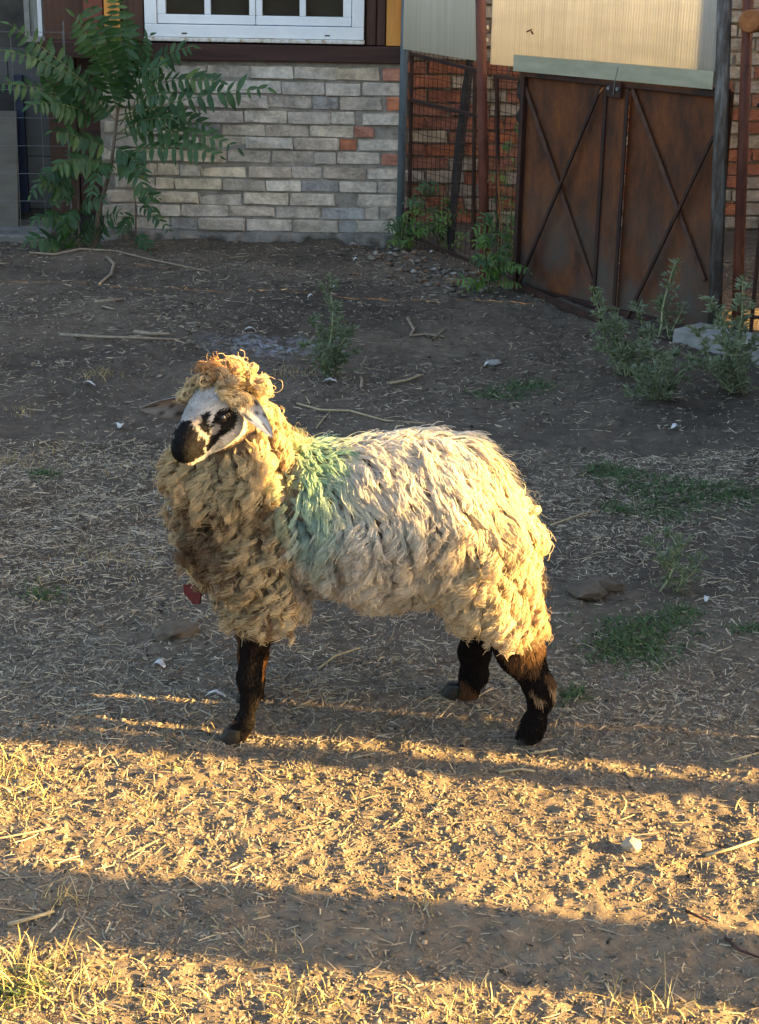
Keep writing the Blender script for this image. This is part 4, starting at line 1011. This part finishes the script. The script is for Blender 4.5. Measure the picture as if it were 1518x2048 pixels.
FR = [  # base px, tip px, depth of base, depth of tip, arch, pairs, leaflet length
 ((236, 243), (536, 176), -.05, -.25, .06, 13, .100, (.1, -.9, .45)), ((250, 190), (440, 162), 0, -.15, .10, 12, .092, None),
 ((256, 160), (388, 92), 0, -.10, .10, 10, .085, None), ((255, 150), (232, -8), 0, -.06, .02, 12, .085, None),
 ((230, 280), (476, 296), 0, -.22, .14, 12, .090, None), ((226, 318), (440, 312), -.02, -.28, .12, 12, .095, None),
 ((228, 322), (312, 432), -.02, -.25, .30, 10, .085, None), ((222, 300), (106, 262), 0, -.2, .06, 10, .090, None),
 ((221, 330), (112, 330), -.02, -.30, .12, 10, .100, None), ((205, 200), (18, 48), 0, -.2, .05, 13, .085, None),
 ((200, 190), (2, 100), 0, -.25, .10, 12, .085, None), ((190, 230), (-6, 168), -.02, -.3, .12, 12, .095, None),
 ((215, 140), (148, 32), 0, -.1, .06, 9, .090, None), ((225, 130), (176, 6), 0, .0, .04, 9, .095, None),
 ((240, 215), (262, 70), 0, -.12, .04, 11, .085, None), ((236, 225), (190, 110), -.02, -.25, .06, 11, .090, None),
 ((246, 200), (330, 130), 0, -.28, .12, 10, .085, None), ((232, 270), (350, 240), -.02, -.30, .12, 11, .085, None),
 ((150, 330), (60, 390), -.06, -.2, .2, 9, .075, None), ((156, 400), (78, 360), -.06, -.2, .1, 8, .075, None),
 ((140, 250), (90, 150), -.05, -.2, .05, 10, .085, None), ((158, 470), (70, 440), -.1, -.25, .25, 9, .085, None),
 ((160, 505), (50, 488), -.1, -.3, .22, 9, .085, None), ((230, 240), (150, 170), 0, -.15, .1, 10, .09, None),
 ((190, 480), (240, 425), -.05, -.2, .15, 7, .07, None), ((160, 430), (205, 400), -.06, -.2, .2, 7, .07, None),
 ((246, 185), (300, 70), 0, -.1, .08, 10, .085, None), ((238, 230), (420, 255), 0, -.1, .12, 11, .085, None),
 ((245, 195), (205, 60), 0, -.2, .05, 11, .09, None), ((200, 240), (60, 210), 0, -.35, .12, 11, .09, None), ((190, 200), (70, 110), 0, -.1, .1, 11, .085, None), ((240, 250), (330, 190), 0, -.35, .15, 10, .085, None), ((222, 330), (180, 400), 0, -.3, .3, 9, .085, None), ((158, 420), (120, 470), -.06, -.25, .3, 8, .08, None), ((160, 500), (120, 440), -.1, -.3, .1, 8, .08, None),
 ((150, 320), (105, 420), -.05, -.15, .2, 9, .08, None), ((225, 300), (290, 350), 0, -.2, .2, 9, .085, None),
]
for (a, b, d0, d1, arch, pr, ll, nf) in FR:
    sap.frond(T3(*a, d0), T3(*b, d1), arch, pr, ll*1.16, False, nf, rp_, sag=.32)
for (a, b) in (((271, 410), (346, 472)), ((269, 400), (318, 396)), ((270, 430), (238, 470)), ((185, 500), (200, 508)), ((272, 470), (300, 500)), ((160, 500), (190, 440))):
    sap.frond(T3(*a, -.03), T3(*b, -.15), .15, 7, .062, True, None, rp_)
sap.done()
def seedling(px, tops, label, seed, off=0.0):
    r = random.Random(seed); b = G(*px); Yb = b.y+off
    P_ = Plant('seedling', (b.x, Yb, 0), label, 'seedling', 'seedlings along the pen')
    for (x, y) in tops:
        tp = atY(x, y, Yb-.03); root = Vector((b.x+r.uniform(-.05, .05), Yb+r.uniform(-.03, .03), -.02))
        ml_ = root.lerp(tp, .5)+Vector((r.uniform(-.02, .02), 0, .02))
        P_.stem([root, ml_, tp], [.004, .003, .0015], M_stalk)
        for k in range(7):
            q = .25+.75*k/6; p = root.lerp(ml_, q*2) if q < .5 else ml_.lerp(tp, q*2-1)
            a = r.uniform(0, 6.28); Lf = r.uniform(.10, .19)
            P_.frond(p, p+Vector((math.cos(a)*Lf, math.sin(a)*Lf*.7-.03, r.uniform(-.03, .06))), .2, 5, .048, r.random() < .45, None, r)
    P_.done()
seedling((868, 500), [(850, 395), (885, 372), (910, 430)], 'green seedling against the wire mesh near the grey corner post', 2, -.06)
seedling((990, 588), [(965, 470), (1000, 440), (1025, 480), (985, 520)], 'bright green seedling clump at the foot of the rusty post', 3, -.06)
seedling((812, 500), [(806, 440), (830, 455)], 'small seedling at the base of the grey corner post', 4, -.04)
seedling((1018, 560), [(1018, 330), (1024, 265)], 'tall yellowish seedling growing up beside the gate edge', 6, .1)
M_weed = leafmat('grey_green_weed', (.13, .155, .095), (.19, .215, .135), .2, .7)
M_weedst = surf('weed_stem', [(.3, (.20, .23, .12)), (.7, (.32, .34, .18))], (9, 9, 9), 2, .7, .1)
def weed(px, stems, label, seed, dens=1.0, leafsz=.032, cat='weed'):
    r = random.Random(seed); b = GG(*px)
    e = empty('thistle_weed', b, label, cat, 'grey green thistle weeds'); lv = MB()
    def leafat(p, d, l):
        d = d.normalized(); s_ = d.cross(Vector((r.uniform(-1, 1), r.uniform(-1, 1), r.uniform(-.4, 1)))).normalized(); n_ = s_.cross(d)
        w = l*.17
        lv.add([p, p+d*l*.4+s_*w, p+d*l*.45+n_*l*.08, p+d*l*.4-s_*w, p+d*l], [(0, 1, 2), (0, 2, 3), (1, 4, 2), (2, 4, 3)])
    for (tx, ty, dy, th) in stems:
        tp = atY(tx, ty, b.y+dy); root = Vector((b.x+r.uniform(-.04, .04), b.y+r.uniform(-.03, .03), b.z-.02))
        bend = Vector((r.uniform(-.04, .04), r.uniform(-.03, .03), .03)); L_ = (tp-root).length
        pts_ = [root.lerp(tp, q/6)+bend*math.sin(math.pi*q/6)+Vector((r.gauss(0, .003), r.gauss(0, .003), 0)) for q in range(7)]
        mb = MB(); mb.tube(pts_, [1.35*th*(1-.7*q/6) for q in range(7)], 6); mb.build('stem', M_weedst, e, True)
        n = int(L_*120*dens)
        for k in range(n):
            q = r.uniform(.08, 1); i = min(5, int(q*6)); p = pts_[i].lerp(pts_[i+1], q*6-i)
            a = r.uniform(0, 6.28); d = Vector((math.cos(a), math.sin(a), r.uniform(.1, .9)))
            if r.random() < .45:                      # short side shoot with a few leaves
                l2 = r.uniform(.02, .07)*(1.2-q*.7); p2 = p+d.normalized()*l2
                lv.add([p, p+Vector((.0012, 0, 0)), p2], [(0, 1, 2)])
                for _ in range(5): leafat(p2-d.normalized()*l2*r.uniform(0, .5), d+Vector((r.gauss(0, .7), r.gauss(0, .7), r.gauss(.1, .5))), leafsz*r.uniform(.6, 1.2))
            else:
                for _ in range(2): leafat(p, d+Vector((r.gauss(0, .5), r.gauss(0, .5), r.gauss(0, .4))), leafsz*r.uniform(.7, 1.3))
        for _ in range(8): leafat(tp, Vector((r.gauss(0, .7), r.gauss(0, .7), r.uniform(.2, 1))), leafsz*r.uniform(.5, .9))
    if lv.v: props(lv.build('leaves', M_weed, e), kind='stuff')
weed((662, 752), [(660, 556, -.02, .004), (625, 640, .05, .003), (700, 660, -.05, .003), (615, 690, -.05, .0025), (712, 700, .02, .0025), (640, 700, -.1, .0025), (680, 640, .05, .003)], 'tall spindly grey green weed standing behind the sheep', 1, 1.3)
weed((1262, 762), [(1184, 580, .02, .0035), (1205, 650, -.05, .003), (1225, 620, .03, .003), (1268, 610, .05, .003), (1300, 660, 0, .003), (1240, 640, -.04, .003), (1195, 700, -.08, .003), (1290, 700, -.1, .003), (1330, 720, .0, .003)], 'bushy grey green weed left of the concrete slab before the gate', 2, 1.3)
weed((1326, 690), [(1353, 524, .0, .005), (1322, 600, .03, .003), (1368, 610, -.02, .003)], 'single tall pale stemmed weed rising in front of the gate', 3, 1.0)
weed((1320, 812), [(1270, 740, 0, .003), (1290, 700, -.05, .003), (1350, 710, .05, .003), (1370, 760, 0, .003), (1255, 790, -.1, .0025), (1330, 730, -.08, .003), (1385, 730, .03, .0025)], 'low spreading grey weed nearest the viewer before the gate', 4, 1.5)
weed((1470, 790), [(1420, 600, .05, .003), (1440, 640, -.05, .003), (1485, 560, .0, .0045), (1500, 620, .05, .003), (1395, 660, .03, .003), (1455, 690, -.1, .003), (1515, 680, 0, .003), (1380, 720, -.05, .003), (1420, 730, -.15, .003), (1480, 680, -.12, .003)], 'tall weed clump at the right edge over the concrete slab', 5, 1.4)
weed((1345, 1180), [(1290, 1080, .05, .002), (1330, 1060, .1, .0025), (1370, 1090, 0, .002), (1400, 1120, .05, .002), (1310, 1120, -.05, .002)], 'flat dark weed on bare earth right of the sheep', 6, 1.6, .022)

# ------------------------------------------------------------------ slab, stones, twigs, scraps
M_conc = surf('old_concrete', [(.3, (.16, .155, .145)), (.7, (.29, .28, .26))], (7, 7, 7), 2, .9, .6, .006, 60)
def rock(px, size, label, name='stone', mat=None, cat='stone', seed=0, flat=.7, group=None, z=None):
    r = random.Random(seed+17); p = GG(*px)
    if z is not None: p.z = z
    bm = bmesh.new(); bmesh.ops.create_icosphere(bm, subdivisions=2, radius=1)
    sx, sy, sz = size*r.uniform(.9, 1.25), size*r.uniform(.75, 1.0), size*flat
    for v_ in bm.verts:
        k = 1+r.uniform(-.16, .16); v_.co = Vector((v_.co.x*sx*k, v_.co.y*sy*k, v_.co.z*sz*k+sz*.55))
    me = bpy.data.meshes.new(name); bm.to_mesh(me); bm.free(); me.materials.append(mat or M_conc)
    o = bpy.data.objects.new(name, me); COL.objects.link(o); o.location = p; o.rotation_euler = (0, 0, r.uniform(0, 6))
    return props(o, label, cat, group)
pa = G(1345, 700); pb = G(1530, 740)
d = (pb-pa).normalized(); nn = Vector((-d.y, d.x, 0)); mb = MB()
mb.box(pa.lerp(pb, .5)+up*.045+nn*.09, d*((pb-pa).length/2), nn*.10, (up+nn*.1)*.05)
props(mb.build('concrete_slab', M_conc, bevel=.008), 'grey concrete slab lying at the foot of the galvanised post', 'slab')
M_stone = surf('pale_stone', [(.3, (.22, .185, .14)), (.7, (.33, .285, .22))], (20, 20, 20), 2, .85, .6, .004)
rock((1262, 1702), .021, 'pale round stone on the sunlit foreground earth', seed=1, mat=M_stone, flat=.75)
rock((1052, 574), .045, 'small grey stone resting against the gate foot', seed=2, flat=.9)
rock((350, 1270), .05, 'dull grey lump of earth behind the red tag', 'clod', M_soil, 'clod', 3, .5)
rock((1175, 1190), .06, 'low grey mound of earth right of the sheep flank', 'clod', M_soil, 'clod', 4, .4)
rock((1210, 1180), .04, 'small grey clod beside the flat dark weed', 'clod', M_soil, 'clod', 5, .5)
rock((985, 735), .03, 'flattened grey stone on bare earth before the gate', 'stone', None, 'stone', 6, .5)
M_white = surf('white_scrap', [(.3, (.38, .39, .39)), (.7, (.55, .55, .55))], (30, 30, 30), 2, .7, .3, .003)
def scrap(px, l, w, ang, label, name='feather', cat='feather', mat=None, h=.012):
    p = GG(*px)+up*.006; r = random.Random(int(px[0])); d = Vector((math.cos(ang), math.sin(ang), 0)); s_ = Vector((-d.y, d.x, 0)); n = 6; V = []; F = []
    for i in range(n+1):
        q = i/n; wv = w*(math.sin(math.pi*(.08+.86*q)))**.7
        c0 = p+d*l*(q-.5)+up*(h*math.sin(math.pi*q)+r.uniform(-.002, .002))+s_*.2*l*(q-.5)**2
        for e, zz in ((-1, .3), (0, .0), (1, .35)): V.append(c0+s_*wv*e+up*(zz*wv))
    for i in range(n):
        for j in range(2): F.append((i*3+j, (i+1)*3+j, (i+1)*3+j+1, i*3+j+1))
    mb = MB(); mb.add(V, F); o = mb.build(name, mat or M_white, None, True)
    sm = o.modifiers.new('thickness', 'SOLIDIFY'); sm.thickness = .0012
    return props(o, label, cat)
scrap((432, 1398), .050, .006, 3.0, 'white feather on the earth left of the front hooves')
scrap((318, 1336), .034, .012, 2.9, 'small white paper scrap left of the front leg', 'paper_scrap', 'paper')
scrap((1350, 872), .032, .013, .3, 'bright white scrap on straw below the low grey weed', 'paper_scrap', 'paper')
scrap((242, 872), .022, .014, 1.3, 'white scrap on the ground left of the muzzle', 'paper_scrap', 'paper')
scrap((178, 786), .060, .006, -.5, 'long white feather at the left beside a straw tuft')
scrap((705, 497), .040, .012, .0, 'white scrap at the foot of the brick wall', 'paper_scrap', 'paper')
scrap((712, 524), .028, .014, .4, 'white pebble-like scrap below the brick wall foot', 'paper_scrap', 'paper')
scrap((667, 586), .030, .010, 1.2, 'white scrap caught beside the tall weed', 'paper_scrap', 'paper')
scrap((622, 608), .032, .010, .4, 'pale scrap on dark earth left of the tall weed', 'paper_scrap', 'paper')
scrap((660, 772), .060, .010, -.2, 'crumpled white scrap at the foot of the tall weed', 'paper_scrap', 'paper')
scrap((865, 508), .050, .010, .9, 'pale curled scrap in the rubble below the mesh', 'paper_scrap', 'paper')
scrap((975, 738), .03, .010, .2, 'light grey scrap on the earth before the gate', 'paper_scrap', 'paper')
scrap((1412, 1212), .016, .007, 1.1, 'tiny white fleck on earth at the far right', 'paper_scrap', 'paper')
scrap((500, 664), .05, .008, .1, 'pale strip on the dark earth above the head', 'paper_scrap', 'paper')
M_twig = surf('dry_twig', [(.3, (.17, .13, .09)), (.7, (.30, .24, .17))], (20, 20, 20), 2, .8, .3, .002)
M_straw1 = surf('dry_stalk', [(.3, (.26, .20, .11)), (.7, (.40, .32, .19))], (20, 20, 20), 2, .7, .2, .002)
def twig(pxs, r0, label, mat=None, lift=.012, name='twig', cat='twig', branch=()):
    def path(L_): 
        out_ = []
        for i, q in enumerate(L_):
            p = GG(*q); p.z += lift*(.4+.6*((i*37) % 5)/5); out_.append(p)
        return out_
    mb = MB(); P_ = path(pxs); k = len(P_); mb.tube(P_, [r0*(1-.5*i/k) for i in range(k)], 6)
    o = mb.build(name, mat or M_twig, None, True); props(o, label, cat)
    for b in branch:
        mb = MB(); P_ = path(b); mb.tube(P_, [r0*.6]*len(P_), 5); mb.build('side_shoot', mat or M_twig, o, True)
twig([(594, 812), (640, 828), (700, 838), (770, 858), (850, 872)], .0045, 'long pale dry stalk lying behind the sheep back', M_straw1, branch=[[(660, 832), (645, 850), (632, 872)], [(620, 812), (612, 800)]])
twig([(215, 524), (228, 540), (222, 558), (198, 578)], .010, 'bent pale root on the ground below the sapling')
twig([(60, 512), (110, 520), (160, 516), (230, 512), (300, 528), (420, 550)], .007, 'long grey stick along the foot of the wall under the sapling')
twig([(120, 674), (200, 684), (280, 690), (360, 692)], .008, 'dark straight stick across the yard at the left')
twig([(270, 672), (300, 682), (338, 684)], .011, 'pale chunky stick lying above the head of the sheep')
twig([(715, 735), (724, 760), (722, 784)], .008, 'short pale crooked twig right of the tall weed')
twig([(815, 645), (828, 660), (820, 672), (850, 668), (890, 672)], .008, 'forked brown root lying in the middle of the yard', branch=[[(850, 668), (865, 678), (890, 664)]])
twig([(780, 768), (815, 762), (845, 758)], .006, 'straight pale stick on the ground before the gate', M_straw1)
twig([(190, 616), (245, 612)], .010, 'short grey stick at the left of the yard', branch=[[(205, 622), (230, 630)]])
twig([(1412, 1718), (1470, 1704), (1530, 1686)], .0035, 'yellow dry stalk at the right edge of the sunlit strip', M_straw1)
twig([(1370, 1830), (1415, 1852)], .003, 'thin dark twig in the shadow band at the right', M_timber)
twig([(1450, 1878), (1480, 1904), (1520, 1918)], .003, 'curved dark twig at the right edge in shadow', M_timber)
twig([(16, 1852), (60, 1840), (108, 1826)], .0045, 'orange brown stick at the left in the foreground', M_straw1)
twig([(998, 1552), (1040, 1546), (1070, 1552)], .0035, 'pale stick lit by sun below the hind hooves', M_straw1)
twig([(1060, 1508), (1115, 1500)], .003, 'thin pale stalk right of the near hind hoof', M_straw1)
twig([(1450, 1532), (1518, 1510)], .003, 'dry yellow stalk on the sunlit patch at far right', M_straw1)
twig([(635, 1336), (670, 1318), (720, 1300)], .0028, 'thin stalk on the ground below the belly', M_straw1)
twig([(1100, 1060), (1160, 1040), (1200, 1030)], .003, 'thin pale stalk behind the rump of the sheep', M_straw1)

# ------------------------------------------------------------------ straw, crumbs, dry grass and ground herbs
M_litter = attrcol('dry_litter', .8, .12)
def ribbons(p0, ang, L, wd, pitch, bend, lift, colr, nseg=3, curl=None):
    n = len(L); q = np.linspace(-.5, .5, nseg+1)
    a = ang[:, None]+bend[:, None]*q
    step = L[:, None]/nseg
    dx = np.cumsum(np.concatenate([np.zeros((n, 1)), np.cos(a[:, 1:])*step], 1), 1); dy = np.cumsum(np.concatenate([np.zeros((n, 1)), np.sin(a[:, 1:])*step], 1), 1)
    dx -= dx.mean(1)[:, None]; dy -= dy.mean(1)[:, None]
    X_ = p0[:, 0][:, None]+dx; Y_ = p0[:, 1][:, None]+dy
    Z_ = GH(p0[:, 0], p0[:, 1])[:, None]+lift[:, None]+pitch[:, None]*q*L[:, None]+(.25-q*q)*4*(curl if curl is not None else 0*lift)[:, None]
    sx, sy = -np.sin(a)*wd[:, None], np.cos(a)*wd[:, None]
    tilt = RNG.uniform(-.8, .8, n)[:, None]*wd[:, None]
    V = np.stack([np.stack([X_-sx, Y_-sy, Z_-tilt], -1), np.stack([X_+sx, Y_+sy, Z_+tilt], -1)], 2).reshape(n, -1, 3)
    b = np.arange(nseg)*2; f = np.stack([b, b+1, b+3, b+2], -1)
    F = (f[None]+(np.arange(n)*(2*(nseg+1)))[:, None, None]).reshape(-1, 4)
    return V.reshape(-1, 3), F, np.repeat(colr, 2*(nseg+1), 0)
def scatter(n, x0, x1, y0, y1, fn, rng):
    P_ = np.stack([rng.uniform(x0, x1, n), rng.uniform(y0, y1, n)], -1)
    return P_[rng.random(n) < fn(P_[:, 0], P_[:, 1])]
rng = np.random.default_rng(99)
def dens_near(x, y):
    n = vn(x*2.1, y*2.1, 201)+.5*vn(x*6, y*6, 202)
    left = sstep(.35, -.9, x)
    return np.clip((.26+.8*n+.62*left*sstep(5.8, 3.6, y))*(1-.72*sstep(-.5, .2, x)*sstep(3.5, 3.2, y))*(1-.6*sstep(2.75, 2.62, y)*sstep(2.3, 2.4, y)), .03, 1)
Pn = scatter(30000, -1.5, 1.5, 1.9, 4.9, dens_near, rng)
Pf = scatter(26000, -2.7, 2.6, 4.9, 9.2, lambda x, y: np.clip((.12+.7*(vn(x*1.3, y*1.3, 205)+.4*vn(x*5, y*5, 206)))*(1-.6*sstep(5.5, 7.5, y))+.25*sstep(5.6, 4.9, y), .015, 1), rng)
PP = np.concatenate([Pn, Pf]); n = len(PP)
straw_c = np.array([[.40, .315, .19], [.46, .38, .25], [.33, .26, .165], [.26, .205, .14], [.38, .34, .26], [.20, .155, .11]])
cc = straw_c[rng.integers(0, 6, n)]*rng.uniform(.55, 1.2, (n, 1))
Ls = np.clip(rng.lognormal(-3.6, .6, n), .008, .12)
V, F, Cc = ribbons(PP, rng.uniform(0, 6.28, n), Ls, rng.uniform(.0005, .0014, n), rng.normal(0, .10, n), rng.normal(0, .30, n), rng.uniform(-.001, .005, n), cc, 3, np.abs(rng.normal(0, .0015, n)))
# fine broken bits trodden into the surface
Pm = np.concatenate([scatter(120000, -1.6, 1.6, 3.2, 5.4, lambda x, y: np.clip(.62+.9*(vn(x*1.7, y*1.7, 220)+.5*vn(x*5, y*5, 221))+.25*sstep(.4, -.8, x), .06, 1), rng), scatter(30000, -1.2, 1.2, 1.95, 3.2, lambda x, y: np.clip(.5+.8*vn(x*3, y*3, 223), .05, 1), rng),
                     scatter(60000, -2.7, 2.6, 5.4, 9.2, lambda x, y: np.clip(.35+.8*(vn(x*1.3, y*1.3, 225)+.5*vn(x*4, y*4, 226))-.12*sstep(6, 8, y), .03, 1), rng)]); n2 = len(Pm)
fine_c = np.array([[.30, .245, .165], [.22, .18, .13], [.26, .225, .17], [.36, .30, .21], [.17, .14, .105], [.10, .085, .068]])
c2 = fine_c[rng.integers(0, 6, n2)]*rng.uniform(.7, 1.3, (n2, 1))*(1+.35*sstep(3.2, 3.5, Pm[:, 1])*sstep(6.5, 5.0, Pm[:, 1]))[:, None]; far_ = sstep(4.5, 7, Pm[:, 1])
V2, F2, C2 = ribbons(Pm, rng.uniform(0, 6.28, n2), np.clip(rng.lognormal(-4.1, .55, n2), .006, .05)*(1+.6*far_), rng.uniform(.0005, .0013, n2)*(1+far_), rng.normal(0, .16, n2), rng.normal(0, .45, n2), rng.uniform(-.001, .003, n2), c2, 2)
F = np.concatenate([F, F2+len(V)]); V = np.concatenate([V, V2]); Cc = np.concatenate([Cc, C2])
props(np_mesh('straw_litter', V, F, M_litter, None, True, Cc), 'dry straw and grass scattered over the yard', 'straw', kind='stuff')
# crumbs and chips
def dens_c(x, y): return np.clip((.62+.8*vn(x*3, y*3, 210)+.3*sstep(3.6, 2.6, y))*(1-.75*sstep(2.66, 2.58, y)*sstep(2.36, 2.44, y)*sstep(-.5, .1, x)), .06, 1)
Pc = np.concatenate([scatter(70000, -1.2, 1.2, 1.95, 3.7, dens_c, rng), scatter(30000, -2.6, 2.5, 3.7, 9.3, lambda x, y: np.clip(.5+.9*vn(x*2, y*2, 212), .05, 1), rng)]); n = len(Pc)
oc = np.array([[1, 0, 0], [0, 1, 0], [-1, 0, 0], [0, -1, 0], [0, 0, 1], [0, 0, -1]], float)
of = np.array([[0, 1, 4], [1, 2, 4], [2, 3, 4], [3, 0, 4], [1, 0, 5], [2, 1, 5], [3, 2, 5], [0, 3, 5]])
sz = np.clip(rng.lognormal(-6.05, .45, n), .0012, .0075); sz = np.where(Pc[:, 1] > 3.7, sz*1.7, sz)
ax = np.stack([sz*rng.uniform(.8, 2.2, n), sz*rng.uniform(.6, 1.2, n), sz*rng.uniform(.35, .8, n)], -1)
V = oc[None]*ax[:, None, :]*rng.uniform(.7, 1.25, (n, 6, 1))
a = rng.uniform(0, 6.28, n); b = rng.normal(0, .35, n)
V = np.stack([V[..., 0]*np.cos(b)[:, None]-V[..., 2]*np.sin(b)[:, None], V[..., 1], V[..., 0]*np.sin(b)[:, None]+V[..., 2]*np.cos(b)[:, None]], -1)
V = np.stack([V[..., 0]*np.cos(a)[:, None]-V[..., 1]*np.sin(a)[:, None], V[..., 0]*np.sin(a)[:, None]+V[..., 1]*np.cos(a)[:, None], V[..., 2]], -1)
V[..., 0] += Pc[:, 0, None]; V[..., 1] += Pc[:, 1, None]; V[..., 2] += (GH(Pc[:, 0], Pc[:, 1])+sz*.15)[:, None]
cr_c = np.array([[.19, .152, .112], [.22, .175, .13], [.165, .132, .10], [.30, .24, .165], [.12, .098, .075], [.03, .026, .022]])
ci = rng.choice(6, n, p=[.3, .26, .2, .11, .1, .03])
props(np_mesh('soil_crumbs', V.reshape(-1, 3), (of[None]+(np.arange(n)*6)[:, None, None]).reshape(-1, 3), M_litter, None, False, np.repeat(cr_c[ci]*rng.uniform(.8, 1.2, (n, 1)), 6, 0)), 'crumbs of earth and chips strewn over the yard', 'crumbs', kind='stuff')
# rubble of pale chips below the mesh
n = 200; tpar = rng.random(n); base_ = np.array([[*(A0.lerp(A1, float(q)))] for q in tpar])[:, :2]+np.array([[nF.x, nF.y]])*rng.gamma(2, .10, n)[:, None]+rng.normal(0, .03, (n, 2))
sz = rng.uniform(.006, .022, n); V = oc[None]*np.stack([sz*1.3, sz, sz*.6], -1)[:, None, :]*rng.uniform(.6, 1.3, (n, 6, 1))
V[..., 0] += base_[:, 0, None]; V[..., 1] += base_[:, 1, None]; V[..., 2] += (GH(base_[:, 0], base_[:, 1])+sz*.4)[:, None]
rc = np.array([[.19, .165, .135], [.11, .095, .08], [.32, .30, .27], [.17, .105, .07]])[rng.choice(4, n, p=[.35, .35, .12, .18])]
props(np_mesh('rubble', V.reshape(-1, 3), (of[None]+(np.arange(n)*6)[:, None, None]).reshape(-1, 3), M_litter, None, False, np.repeat(rc, 6, 0)), 'rubble and dead leaves heaped along the foot of the mesh', 'rubble', kind='stuff')
# upright blades in tufts
def blades(P_, h, lean, colr, wd, rng, nseg=4):
    n = len(P_); az = rng.uniform(0, 6.28, n); q = np.linspace(0, 1, nseg+1)
    out_ = lean[:, None]*h[:, None]*q**1.7; z = h[:, None]*(q-.28*lean[:, None]*q*q)
    X_ = P_[:, 0][:, None]+np.cos(az)[:, None]*out_; Y_ = P_[:, 1][:, None]+np.sin(az)[:, None]*out_; Z_ = GH(P_[:, 0], P_[:, 1])[:, None]-.004+z
    w = wd[:, None]*(1-.85*q); fa = rng.uniform(0, 6.28, n)[:, None]
    V = np.stack([np.stack([X_-np.cos(fa)*w, Y_-np.sin(fa)*w, Z_], -1), np.stack([X_+np.cos(fa)*w, Y_+np.sin(fa)*w, Z_], -1)], 2).reshape(n, -1, 3)
    b = np.arange(nseg)*2; f = np.stack([b, b+1, b+3, b+2], -1)
    F = (f[None]+(np.arange(n)*(2*(nseg+1)))[:, None, None]).reshape(-1, 4)
    return V.reshape(-1, 3), F, np.repeat(colr, 2*(nseg+1), 0)
tufts = [(20, 1540, .09, 130, .075), (60, 1590, .11, 120, .06), (0, 1600, .08, 90, .07), (95, 1612, .07, 60, .05), (285, 1625, .05, 45, .04), (315, 1600, .05, 40, .04), (350, 1540, .05, 50, .05),
 (135, 1800, .05, 60, .07), (20, 1960, .12, 170, .085), (90, 1950, .10, 130, .07), (170, 2000, .12, 120, .05), (40, 2010, .12, 120, .06), (300, 2010, .10, 90, .05), (600, 1990, .07, 110, .06), (560, 2020, .10, 80, .04), (380, 2030, .12, 90, .04),
 (660, 2030, .10, 80, .04), (960, 2010, .08, 90, .05), (1000, 2040, .08, 70, .04), (1290, 2030, .06, 80, .05), (1250, 2010, .05, 30, .06), (1330, 2010, .03, 14, .09), (830, 2030, .10, 60, .035), (1150, 2030, .12, 70, .03), (1450, 2030, .1, 60, .03),
 (600, 1545, .06, 50, .03), (850, 1815, .05, 45, .035), (540, 1900, .07, 60, .035), (1340, 1730, .04, 30, .035), (1050, 1600, .05, 30, .03), (200, 770, .10, 120, .06), (45, 830, .12, 100, .045), (60, 935, .14, 130, .05), (130, 905, .12, 120, .05), (270, 945, .16, 140, .045), (585, 750, .12, 150, .06), (150, 1110, .2, 180, .035), (80, 1180, .2, 150, .035), (230, 1130, .16, 160, .035), (355, 1480, .12, 60, .03), (770, 1500, .12, 60, .02)]
VV, FF, CC, off = [], [], [], 0
for (x, y, r_, n, h) in tufts:
    n = int(n*.5); h *= .8; p = G(x, y); P_ = np.stack([p.x+rng.normal(0, r_*.5, n), p.y+rng.normal(0, r_*.4, n)], -1)
    c_ = np.array([[.46, .35, .15], [.52, .42, .22], [.36, .27, .12], [.30, .28, .10]])[rng.choice(4, n, p=[.4, .25, .2, .15])]*rng.uniform(.8, 1.15, (n, 1))
    if y < 1400: c_ = c_*np.array([.85, .8, .8])
    V, F, C_ = blades(P_, h*rng.uniform(.4, 1.15, n), rng.uniform(.15, 1.4, n), c_, rng.uniform(.0009, .002, n), rng)
    VV.append(V); FF.append(F+off); CC.append(C_); off += len(V)
props(np_mesh('dry_grass', np.concatenate(VV), np.concatenate(FF), M_litter, None, True, np.concatenate(CC)), 'yellow dry grass growing in sparse tufts over the yard', 'grass', kind='stuff')
# green ground herbs
herbs = [(1230, 960, .10), (1290, 985, .13), (1350, 1000, .15), (1410, 1010, .14), (1480, 1000, .10), (1330, 1035, .10), (1200, 955, .06), (1235, 1025, .06), (1250, 1260, .10), (1290, 1285, .12), (1220, 1300, .08), (1330, 1250, .08), (1270, 1310, .10), (1370, 1230, .05), (1000, 790, .12), (1060, 775, .12), (1500, 1270, .05), (85, 1190, .06), (90, 960, .05), (30, 1985, .06), (1140, 1390, .05)]
VV, FF, CC, off = [], [], [], 0
for (x, y, r_) in herbs:
    p = G(x, y); n = int(3000*r_); P_ = np.stack([p.x+rng.normal(0, r_*.55, n), p.y+rng.normal(0, r_*.5, n)], -1)
    c_ = np.array([[.055, .10, .035], [.075, .125, .045], [.04, .075, .03], [.10, .13, .06]])[rng.integers(0, 4, n)]*rng.uniform(.8, 1.2, (n, 1))
    V, F, C_ = blades(P_, rng.uniform(.010, .032, n), rng.uniform(.5, 1.8, n), c_, rng.uniform(.0018, .004, n), rng, 3)
    VV.append(V); FF.append(F+off); CC.append(C_); off += len(V)
props(np_mesh('ground_herbs', np.concatenate(VV), np.concatenate(FF), M_litter, None, True, np.concatenate(CC)), 'low green herbs in patches on the bare earth', 'herbs', kind='stuff')
